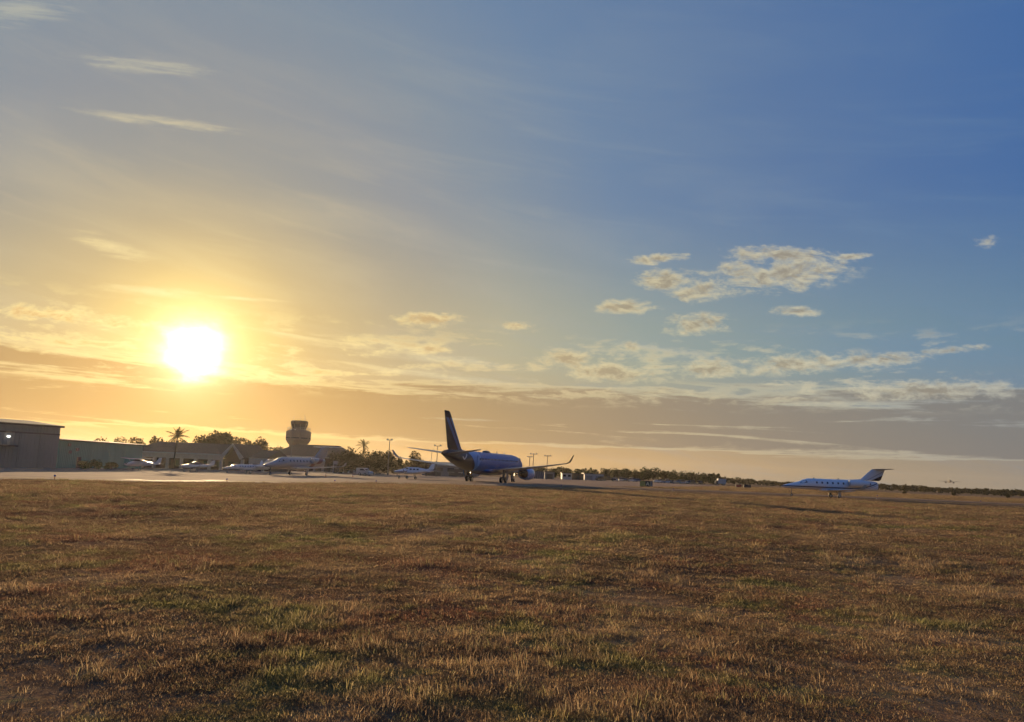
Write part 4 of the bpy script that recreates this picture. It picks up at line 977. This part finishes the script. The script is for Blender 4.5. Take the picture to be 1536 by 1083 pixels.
def low_wing(label, loc, hd, glass=True):
    t = thing('light_aircraft', label, 'airplane', loc, hd, 'light aircraft parked on the apron', slope=True)
    MB().loft([(2.4, 1.15, .1, .1, .1), (2.3, 1.15, .42, .28, .28), (1.5, 1.15, .5, .38, .38), (.7, 1.2, .55, .45, .45), (-1.2, 1.22, .55, .5, .46), (-2.4, 1.25, .4, .38, .36), (-4.2, 1.3, .16, .2, .18), (-4.8, 1.34, .05, .1, .08)], 20).build('fuselage', M['plane_white'], t)
    MB().loft([(.85, 1.55, .35, .03, .05), (.2, 1.6, .50, .48, .1), (-.8, 1.6, .52, .52, .1), (-1.6, 1.6, .42, .34, .1), (-2.3, 1.55, .2, .05, .05)], 16).build('canopy', M['glass_dark'], t)
    MB().loft([(.1, 2.07, .16, .025, .02), (-.8, 2.12, .2, .03, .02), (-1.5, 1.94, .16, .025, .02)], 10).build('canopy_roof', M['plane_white'], t)
    for s in (1, -1):
        w = MB(); w.surf([((.75, s * .3, .9), 1.75, .24), ((.55, s * 5.2, 1.28), 1.15, .13)]); w.build('wing', M['plane_white'], t)
        tp = MB(); tp.surf([((-3.9, s * .05, 1.4), .95, .1), ((-4.05, s * 1.75, 1.42), .65, .06)]); tp.build('tailplane', M['plane_white'], t)
        gear(t, 'main_gear', -.35, s * 1.6, .95, .2, .14, 0, .045)
    fn = MB(); fn.surf([((-2.6, 0, 1.5), 2.0, .08), ((-3.7, 0, 1.65), 1.15, .12), ((-4.35, 0, 2.5), .6, .07)], (0, 1, 0)); fn.build('tail_fin', M['plane_white'], t)
    gear(t, 'nose_gear', 1.6, 0, .85, .17, .12, 0, .04); propeller(t, 2.45, 0, 1.15, .92, 3)
    return t
def twin(label, loc, hd):
    t = thing('light_aircraft', label, 'airplane', loc, hd, 'light aircraft parked on the apron', slope=True)
    bd = livery('white_blue_twin_livery', lambda nt, x, y, z: mixc(nt, (z - 1.35).step(-.12, -.1) * (z - 1.35).step(.1, .08), (0.70, 0.71, 0.72), (0.03, 0.06, 0.16)))
    f = MB().loft([(3.6, 1.35, .04, .04, .04), (3.3, 1.36, .3, .22, .22), (2.4, 1.4, .5, .38, .4), (1.5, 1.5, .62, .5, .55), (.8, 1.55, .66, .75, .62), (-1.8, 1.58, .64, .72, .6), (-3.2, 1.6, .42, .48, .42), (-4.9, 1.65, .18, .24, .2), (-5.5, 1.7, .06, .1, .1)], 22).build('fuselage', bd, t)
    for s in (1, -1):
        for x in (.3, -.5, -1.3): y = s * .645; MB().box(x - .24, x + .24, min(y, y - s * .03), max(y, y - s * .03), 1.78, 2.06).build('cabin_window', M['glass_dark'], f)
        w = MB(); w.surf([((1.0, s * .4, 1.05), 2.0, .28), ((.4, s * 5.9, 1.55), 1.05, .12)]); wing = w.build('wing', M['plane_white'], t)
        MB().loft([(2.2, 1.28, .1, .1, .1), (2.1, 1.28, .36, .26, .26), (1.2, 1.28, .42, .32, .32), (0, 1.26, .38, .25, .3), (-1.3, 1.26, .08, .08, .08)], 16).build('engine', M['plane_white'], wing).location = (0, s * 1.9, 0)
        propeller(t, 2.25, s * 1.9, 1.28, .96, 3)
        tp = MB(); tp.surf([((-4.5, s * .1, 1.75), 1.1, .12), ((-4.9, s * 2.1, 1.78), .7, .06)]); tp.build('tailplane', M['plane_white'], t)
        gear(t, 'main_gear', -.3, s * 1.6, 1.1, .25, .17, 0, .05)
    fn = MB(); fn.surf([((-2.9, 0, 1.95), 2.4, .1), ((-4.2, 0, 2.1), 1.3, .14), ((-4.95, 0, 3.1), .7, .08)], (0, 1, 0)); fn.build('tail_fin', bd, t)
    b = MB()
    for s in (1, -1): b.add([(1.55, s * .03, 2.0), (1.25, s * .56, 1.9), (.75, s * .60, 1.95), (.8, s * .45, 2.18), (1.1, s * .03, 2.23)], [(0, 1, 2, 3, 4)])
    b.build('cockpit_window', M['glass_dark'], t)
    gear(t, 'nose_gear', 2.4, 0, 1.1, .2, .14, 0, .045)
high_wing('high-wing light plane with struts in front of the green hangar', gpt(205, 163), math.atan2(-.82, -.57))
low_wing('low-wing light plane with a dark canopy in front of the long terminal', gpt(290, 165), math.atan2(-.70, -.71))
twin('white twin-propeller plane with a blue stripe left of the airliner tail', gpt(616, 152), math.atan2(-.62, -.78))

M['far_plane'] = mat('dark_far_paint', (0.07, 0.07, 0.075), 0.8)
def distant_airliner():
    p = Vector((0, 0, CAMZ)) + ray(1424, 722) * 1300
    t = thing('airliner', 'tiny far airliner gliding in low above the right horizon', 'airplane', p, R(-115))
    MB().loft([(17, 0, .1, .1, .1), (14.5, 0, 1.6, 1.7, 1.7), (-8, 0, 1.7, 1.8, 1.8), (-18, .8, .3, .4, .4)], 16).build('fuselage', M['far_plane'], t)
    for s in (1, -1):
        MB().surf([((4, s * 1.3, -1), 6, .8), ((-3, s * 15, .6), 1.6, .2)]).build('wing', M['far_plane'], t); MB().surf([((-13.5, s * .5, .9), 3.4, .4), ((-16.5, s * 6, 1.4), 1.5, .15)]).build('tailplane', M['far_plane'], t)
        MB().lathe([(6, .8), (5.5, 1.0), (3.0, .95), (2.2, .6)], 'x', (0, s * 5, -1.9), 14).build('engine', M['far_plane'], t)
    MB().surf([((-10.5, 0, 1.4), 6, .5), ((-16.2, 0, 7.2), 2.6, .25)], (0, 1, 0)).build('tail_fin', M['dark_paint'], t)
distant_airliner()

# ================================================================== VEHICLES, SIGNS, LIGHTS
CARC = {'white': (0.66, 0.66, 0.65), 'silver': (0.40, 0.41, 0.42), 'dark grey': (0.06, 0.06, 0.065), 'red': (0.32, 0.03, 0.025), 'blue': (0.04, 0.08, 0.22), 'tan': (0.36, 0.30, 0.22), 'black': (0.012, 0.012, 0.014)}
CM = {k: mat(k.replace(' ', '_') + '_car_paint', v, 0.3, 0.1, 1.0, coat=.5) for k, v in CARC.items()}
HEADL = mat('headlight_glass', (0.6, 0.6, 0.6), 0.1)
def car(label, loc, rz, colour, kind='car', group='cars parked on the far apron'):
    t = thing('parked_car', label, 'car', loc, rz, group); h = {'car': 1.42, 'suv': 1.75}[kind]; L = 4.5; w = .9
    b = MB(); b.prism([(-2.2, .35), (2.2, .35), (2.25, .6), (2.1, .78), (1.0, .92), (-1.9, .95), (-2.2, .85)], 'y', -w, w); bd = b.build('body', CM[colour], t)
    b = MB(); c = [(1.05, .925), (.35, h - .06), (-1.2, h - .06), (-1.95, .955)] if kind == 'car' else [(1.0, .925), (.45, h - .06), (-1.9, h - .06), (-2.1, .955)]
    b.prism(c, 'y', -w * .86, w * .86); b.build('cabin_glass', M['glass_dark'], t)
    b = MB(); b.box(c[2][0] - .05, c[1][0] + .05, -w * .8, w * .8, h - .058, h); b.build('roof', CM[colour], t)
    for x in (1.4, -1.4):
        for s in (1, -1): wb = MB(); wheel(wb, x, s * (w - .08), .33, .33, .2); wb.build('wheel', [M['tyre'], M['alloy']], t)
    for s in (1, -1): MB().box(2.13, 2.26, s * .6 - .16, s * .6 + .16, .58, .72).build('headlight', HEADL, t)
    return t
cl = [(923, 'white', 'car'), (931, 'silver', 'suv'), (939, 'dark grey', 'car'), (947, 'white', 'suv'), (955, 'blue', 'car'), (984, 'white', 'car'), (992, 'silver', 'car'), (1000, 'white', 'suv'), (1007, 'dark grey', 'car'), (1014, 'tan', 'car'), (1021, 'silver', 'suv'), (1028, 'white', 'car'), (1036, 'dark grey', 'suv'), (1049, 'black', 'suv')]
nm = ['first', 'second', 'third', 'fourth', 'fifth', 'first', 'second', 'third', 'fourth', 'fifth', 'sixth', 'seventh', 'eighth', 'ninth']
for i, (px, c, k) in enumerate(cl):
    lb = '%s parked %s, %s car right of %s' % (c, 'off-roader' if k == 'suv' else 'saloon', nm[i], 'the dark pickup truck' if i < 5 else 'the yellow taxiway sign')
    car(lb, gpt(px, 318 + (i % 3) * 6), R(90 if i % 2 else 250 - i * 3), c, k)
def van(label, loc, rz, colour, L=5.4, h=2.2, group=None, cat='van', name='parked_van'):
    t = thing(name, label, cat, loc, rz, group); w = .98; x0, x1 = -L / 2, L / 2
    b = MB(); b.prism([(x0, .35), (x1, .35), (x1 + .05, .75), (x1 - .15, 1.05), (x1 - .9, 1.15), (x1 - 1.5, h), (x0 + .1, h), (x0, h - .2)], 'y', -w, w); b.build('body', CM[colour], t)
    for s in (1, -1): b = MB(); y = s * (w + .006); b.add([(x1 - 1.0, y, 1.2), (x1 - 1.5, y, h - .2), (x1 - 2.4, y, h - .2), (x1 - 2.4, y, 1.2)], [(0, 1, 2, 3)]); b.build('window', M['glass_dark'], t)
    b = MB(); b.add([(x1 - .885, -w * .85, 1.2), (x1 - .885, w * .85, 1.2), (x1 - 1.43, w * .8, h - .08), (x1 - 1.43, -w * .8, h - .08)], [(0, 1, 2, 3)]); b.build('windscreen', M['glass_dark'], t)
    for x in (x1 - 1.0, x0 + 1.0):
        for s in (1, -1): wb = MB(); wheel(wb, x, s * (w - .1), .36, .36, .24); wb.build('wheel', [M['tyre'], M['alloy']], t)
    for s in (1, -1): MB().box(x1 - .05, x1 + .07, s * .7 - .14, s * .7 + .14, .7, .86).build('headlight', HEADL, t)
    return t
van('white van parked under the dark trees between the two business aircraft', gpt(548, 178), R(-20), 'silver', 3.4, 1.75)
van('black van before the widest white hangar', gpt(900, 296), R(190), 'black', 3.3, 1.7)
def pickup(label, loc, rz):
    t = thing('pickup_truck', label, 'truck', loc, rz)
    MB().prism([(-2.6, .5), (2.5, .5), (2.55, .95), (1.6, 1.1), (-2.6, 1.1)], 'y', -.95, .95).build('body', CM['black'], t)
    MB().prism([(1.5, 1.104), (1.0, 1.75), (-.4, 1.75), (-.5, 1.104)], 'y', -.82, .82).build('cabin_glass', M['glass_dark'], t)
    MB().box(-.45, 1.05, -.78, .78, 1.755, 1.81).build('roof', CM['silver'], t); MB().box(-2.6, -.6, -.9, .9, 1.104, 1.2).build('load_bed', CM['silver'], t)
    for x in (1.6, -1.6):
        for s in (1, -1): wb = MB(); wheel(wb, x, s * .85, .38, .38, .25); wb.build('wheel', [M['tyre'], M['alloy']], t)
pickup('dark pickup truck right of the black van', gpt(914, 300), R(175))
def box_truck():
    t = thing('box_truck', 'white box truck alone at the far right end of the car park', 'truck', gpt(1080.5, 352), R(180)); 
    MB().box(-2.3, 1.3, -1.15, 1.15, .8, 3.05).build('cargo_box', M['white_wall'], t)
    MB().prism([(1.35, .5), (2.4, .5), (2.45, 1.2), (2.1, 2.1), (1.35, 2.15)], 'y', -1.05, 1.05).build('cab', CM['dark grey'], t)
    b = MB(); b.add([(2.44, -.9, 1.3), (2.44, .9, 1.3), (2.13, .85, 2.05), (2.13, -.85, 2.05)], [(0, 1, 2, 3)]); b.build('windscreen', M['glass_dark'], t); MB().box(-2.3, 2.2, -.5, .5, .5, .79).build('chassis', M['dark_paint'], t)
    for x in (1.7, -1.3):
        for s in (1, -1): wb = MB(); wheel(wb, x, s * 1.0, .45, .45, .28); wb.build('wheel', [M['tyre'], M['alloy']], t)
box_truck()
M['sign_letter'] = mat('sign_letter_yellow', (0.66, 0.64, 0.40), 0.5); M['sign_yellow'] = mat('sign_yellow', (0.42, 0.40, 0.10), 0.5, 0.2, 2.0); M['sign_red'] = mat('sign_red', (0.36, 0.03, 0.02), 0.5, 0.2, 2.0)
def sign(label, px, D, w, h, m, glyph=None, name='taxiway_sign'):
    P = gpt(px, D); t = thing(name, label, 'sign', P, R(-8))
    MB().box(-w / 2, w / 2, 0, .22, .22, .22 + h).build('panel', M[m], t)
    b = MB(); b.box(-w / 2 - .06, w / 2 + .06, -.03, .25, .14, .215); b.box(-w / 2 - .06, w / 2 + .06, -.03, .25, .225 + h, .29 + h); b.box(-w / 2 - .07, -w / 2 - .004, -.03, .25, .216, .224 + h); b.box(w / 2 + .004, w / 2 + .07, -.03, .25, .216, .224 + h); b.build('frame', M['trim_dark'], t)
    for x in (-w * .35, w * .35): MB().tube((x, .1, -.2), (x, .1, .14), .05, n=6).build('leg', M['steel'], t)
    if glyph:
        cx = w * .12; MB().box(cx - h * .46, cx + h * .46, -.012, -.002, .225, .215 + h).build('letter_field', M['dark_paint'], t); MB().box(w * .34, w / 2 - .01, -.012, -.002, .225, .215 + h).build('end_panel', M['steel'], t)
        b = MB(); z0 = .22 + h * .15; z1 = .22 + h * .85; q = h * .09
        for s in (1, -1): b.prism([(s * h * .30 - q, z0), (s * h * .30 + q, z0), (q * s * 1.0 + 0 + q * .0, z1), (-q * s + 0, z1)] if s > 0 else [(-h * .30 - q, z0), (-h * .30 + q, z0), (q, z1), (-q, z1)], 'y', -.012 - .002 * (s + 1), -.004)
        b.box(-h * .2, h * .2, -.02, -.004, z0 + h * .2, z0 + h * .3); b.v = [(v[0] + cx, v[1] - .014, v[2]) for v in b.v]; b.build('letter', M['sign_letter'], t)
    return t
sign('yellow taxiway sign with a pale letter A on a dark field by the infield edge', 969.5, 152, 2.35, .95, 'sign_yellow', 'A')
sign('red runway sign far out on the brown infield', 1108, 245, 1.6, .7, 'sign_red'); sign('dark back of a runway sign next to the red one', 1121, 240, 2.0, .75, 'trim_dark')
M['light_blue'] = mat('blue_lens', (0.02, 0.05, 0.30), 0.15); M['orange'] = mat('orange_plastic', (0.55, 0.16, 0.03), 0.5, 0.15, 3.0)
def edge_light(px, py, label, h=.42):
    P = hit(px, py); t = thing('taxiway_light', label, 'taxiway light', P, 0, 'taxiway edge lights')
    MB().lathe([(-.05, .16), (.05, .16), (.07, .09)], 'z', n=12).build('base', M['steel'], t); MB().tube((0, 0, .06), (0, 0, h - .12), .03, n=8).build('stem', M['orange'], t)
    MB().lathe([(h - .13, .075), (h - .1, .085), (h - .03, .07), (h, .02)], 'z', n=12).build('lens', M['light_blue'], t)
for px, py, lb in [(81.5, 720.5, 'leftmost taxiway edge light, below the grey hangar corner'), (340, 723.6, 'taxiway edge light below the terminal gable'), (502, 724.8, 'taxiway edge light below the wing tip of the grey jet'), (564, 725.6, 'taxiway edge light below the twin-propeller plane'),
                   (842, 731.5, 'taxiway edge light below the airliner wing tip'), (1010, 736.5, 'taxiway edge light right of the yellow taxiway sign'), (1316, 748.5, 'dark taxiway light post under the tail of the white jet'), (1471, 754.5, 'taxiway edge light between the white jet and the picture edge')]:
    edge_light(px, py, lb, .62 if px in (1316,) else .42)
def cone(px, D, label):
    t = thing('traffic_cone', label, 'traffic cone', gpt(px, D), 0, 'cones round the grey jet'); MB().box(-.2, .2, -.2, .2, 0, .04).build('base', M['dark_paint'], t); MB().lathe([(.041, .15), (.7, .04)], 'z', n=12).build('cone', M['orange'], t)
    MB().lathe([(.34, .112), (.5, .084)], 'z', n=12).build('band', M['white_wall'], t)
cone(490.5, 150, 'orange cone under the wing of the grey jet'); cone(531, 152, 'orange cone right of the grey jet wing tip')
for px, D, lb in [(1432, 300, 'dark low bush on the infield left of the far right one'), (1511, 290, 'dark low bush on the infield near the picture edge'), (1357, 310, 'small dark bush on the infield behind the white jet')]: tree(px, D, zpix and (701 + 0.042 * (px - 730)) + 7.5 if False else 704 + 0.042 * (px - 730) + 6.0, 9, lb, 500 + int(px), 'leaf', 'bushes on the infield', base=.05, n=160, name='bush', cat='bush', size=.22)

# ================================================================== GRASS
def clump(seed, nb, rad, hmin, hmax, flop):
    q = random.Random(seed); vs = []; fs = []
    for _ in range(nb):
        a = q.uniform(0, 6.283); rr = rad * math.sqrt(q.random()); bx, by = rr * math.cos(a), rr * math.sin(a)
        h = q.uniform(hmin, hmax) * (1.25 - .5 * rr / rad); d = q.uniform(0, 6.283); ln = h * q.uniform(.3, flop + .3); w = q.uniform(.0015, .0033)
        fx, fy = math.cos(d), math.sin(d); sx, sy = -fy * w, fx * w; o = len(vs); K = 3
        for k in range(K):
            t = k / K; ww = 1 - .55 * t; zz = h * (t - .3 * t * t * flop); ox = bx + fx * ln * t * t; oy = by + fy * ln * t * t
            vs += [(ox - sx * ww, oy - sy * ww, zz - .012), (ox + sx * ww, oy + sy * ww, zz - .012)]
        vs.append((bx + fx * ln, by + fy * ln, h * (1 - .3 * flop) - .012))
        fs += [(o, o + 1, o + 3, o + 2), (o + 2, o + 3, o + 5, o + 4), (o + 4, o + 5, o + 6)]
    me = bpy.data.meshes.new('grass_tuft'); me.from_pydata(vs, [], fs); me.materials.append(M['blade']); me.update()
    return bpy.data.objects.new('grass_tuft', me)
def grass():
    src = [clump(1, 74, .16, .022, .066, 1.5), clump(2, 74, .16, .018, .055, 1.9), clump(3, 66, .15, .024, .072, 1.4), clump(4, 80, .17, .012, .045, 2.1), clump(5, 54, .12, .035, .10, 1.4), clump(6, 44, .10, .045, .13, 1.1)]
    n_try = 1150000; u = rng.random(n_try)
    Y = 3.6 * (105 / 3.6) ** u                      # log-uniform in distance
    X = rng.uniform(-.82, .82, n_try) * (Y + 1.5)
    dens = 185.0 * np.minimum(1, (7.0 / Y)) ** 1.35
    pdf = n_try / (Y * math.log(105 / 3.6)) / (1.64 * (Y + 1.5))
    keep = rng.random(n_try) < np.clip(dens / pdf, 0, 1)
    X, Y = X[keep], Y[keep]
    e = np.array([(p.x, p.y) for p in EDGE]); ye = np.interp(X, e[:, 0], e[:, 1]); k = Y < ye - .35; X, Y = X[k], Y[k]
    m2 = 60000; Y2 = 108 * (360 / 108) ** rng.random(m2); X2 = rng.uniform(.02, .85, m2) * Y2
    ye = np.interp(X2, e[:, 0], e[:, 1]); r2 = X2 / Y2
    ap = [hit(*p) for p in [(840, 729.8), (860, 729.8), (940, 730.4), (1000, 730.8), (1050, 730.2), (1090, 729.6)]]
    lim = np.interp(r2, [p.x / p.y for p in ap] + [ap[-1].x / ap[-1].y + .005], [p.y for p in ap] + [999]); k = (Y2 > ye + TAXI_W + 1.0) & (Y2 < lim - 1.5)
    X, Y = np.concatenate([X, X2[k]]), np.concatenate([Y, Y2[k]])
    n = len(X); Z = g(X, Y)
    def vn(x, y, s, sd):                             # cheap value noise
        q = np.random.default_rng(sd); T = q.random((257, 257)); a = x / s + 500; b = y / s + 500
        i, j = np.floor(a).astype(int) % 256, np.floor(b).astype(int) % 256; fa, fb = _sm(a - np.floor(a)), _sm(b - np.floor(b))
        return (T[i, j] * (1 - fa) + T[i + 1, j] * fa) * (1 - fb) + (T[i, j + 1] * (1 - fa) + T[i + 1, j + 1] * fa) * fb
    hn = vn(X, Y, .55, 1) * .45 + vn(X, Y, 1.7, 2) * .35 + vn(X, Y, 5, 3) * .2
    hs = 0.85 + 0.8 * np.clip((hn - .25) / .5, 0, 1) ** 1.4
    dv = ray(1120, 720); qd = (X * dv.y - Y * dv.x)                     # mown rows running away to the right
    hs = hs * (1 + .28 * np.sin(qd * 2 * np.pi / 1.9 + 1.2 * vn(X, Y, 9, 8)) * _sm((Y - 9) / 10)) * np.where(Y > 45, 1.1, np.where(Y < 16, .86, 1.0))
    ws = np.clip((Y / 7.0) ** .62, .85, 6) * rng.uniform(.85, 1.2, n)
    idx = rng.integers(0, 4, n); tall = rng.random(n) < np.clip((hn - .52) * 1.3, 0, .4); idx = np.where(tall, rng.integers(4, 6, n), idx)
    me = bpy.data.meshes.new('grass'); me.vertices.add(n); me.vertices.foreach_set('co', np.stack([X, Y, Z], 1).astype(np.float32).ravel())
    a = me.attributes.new('tuft_scale', 'FLOAT_VECTOR', 'POINT'); a.data.foreach_set('vector', np.stack([ws, ws, hs * np.maximum(1, ws * .3 + .6)], 1).astype(np.float32).ravel())
    a = me.attributes.new('tuft_rot', 'FLOAT_VECTOR', 'POINT'); a.data.foreach_set('vector', np.stack([rng.normal(0, .1, n), rng.normal(0, .1, n), rng.uniform(0, 6.283, n)], 1).astype(np.float32).ravel())
    a = me.attributes.new('tuft_kind', 'INT', 'POINT'); a.data.foreach_set('value', idx.astype(np.int32)); me.update()
    o = link('grass', me); props(o, 'dry brown grass with reddish and green tufts covering the field', 'grass', None, 'stuff')
    ng = bpy.data.node_groups.new('grass_tufts', 'GeometryNodeTree'); ng.interface.new_socket('Geometry', in_out='INPUT', socket_type='NodeSocketGeometry'); ng.interface.new_socket('Geometry', in_out='OUTPUT', socket_type='NodeSocketGeometry')
    nn = ng.nodes; gi = nn.new('NodeGroupInput'); go = nn.new('NodeGroupOutput'); ip = nn.new('GeometryNodeInstanceOnPoints'); jg = nn.new('GeometryNodeJoinGeometry')
    for s in reversed(src):
        oi = nn.new('GeometryNodeObjectInfo'); oi.inputs['Object'].default_value = s; oi.inputs['As Instance'].default_value = True; ng.links.new(oi.outputs['Geometry'], jg.inputs[0])
    def attr(nm_, ty):
        q = nn.new('GeometryNodeInputNamedAttribute'); q.data_type = ty; q.inputs[0].default_value = nm_; return [x for x in q.outputs if x.enabled and x.name == 'Attribute'][0]
    ng.links.new(gi.outputs[0], ip.inputs['Points']); ng.links.new(jg.outputs[0], ip.inputs['Instance']); ip.inputs['Pick Instance'].default_value = True
    ng.links.new(attr('tuft_kind', 'INT'), ip.inputs['Instance Index']); ng.links.new(attr('tuft_scale', 'FLOAT_VECTOR'), ip.inputs['Scale'])
    er = nn.new('FunctionNodeEulerToRotation'); ng.links.new(attr('tuft_rot', 'FLOAT_VECTOR'), er.inputs[0]); ng.links.new(er.outputs[0], ip.inputs['Rotation'])
    ng.links.new(ip.outputs[0], go.inputs[0])
    md = o.modifiers.new('tufts', 'NODES'); md.node_group = ng
    print('GRASS', n)
grass()

# ================================================================== AIR
def haze():
    m = bpy.data.materials.new('haze_air'); m.use_nodes = True; nt = m.node_tree; nt.nodes.clear()
    out = nt.nodes.new('ShaderNodeOutputMaterial'); v = nt.nodes.new('ShaderNodeVolumePrincipled')
    v.inputs['Color'].default_value = (0.96, 0.90, 0.82, 1); v.inputs['Density'].default_value = 0.00006; v.inputs['Anisotropy'].default_value = 0.6
    nt.links.new(v.outputs[0], out.inputs['Volume'])
    props(MB().box(-2900, 2900, -75, 1620, -5, 30).build('haze', m), 'thin evening haze over the whole airfield', 'haze', None, 'stuff')
haze()
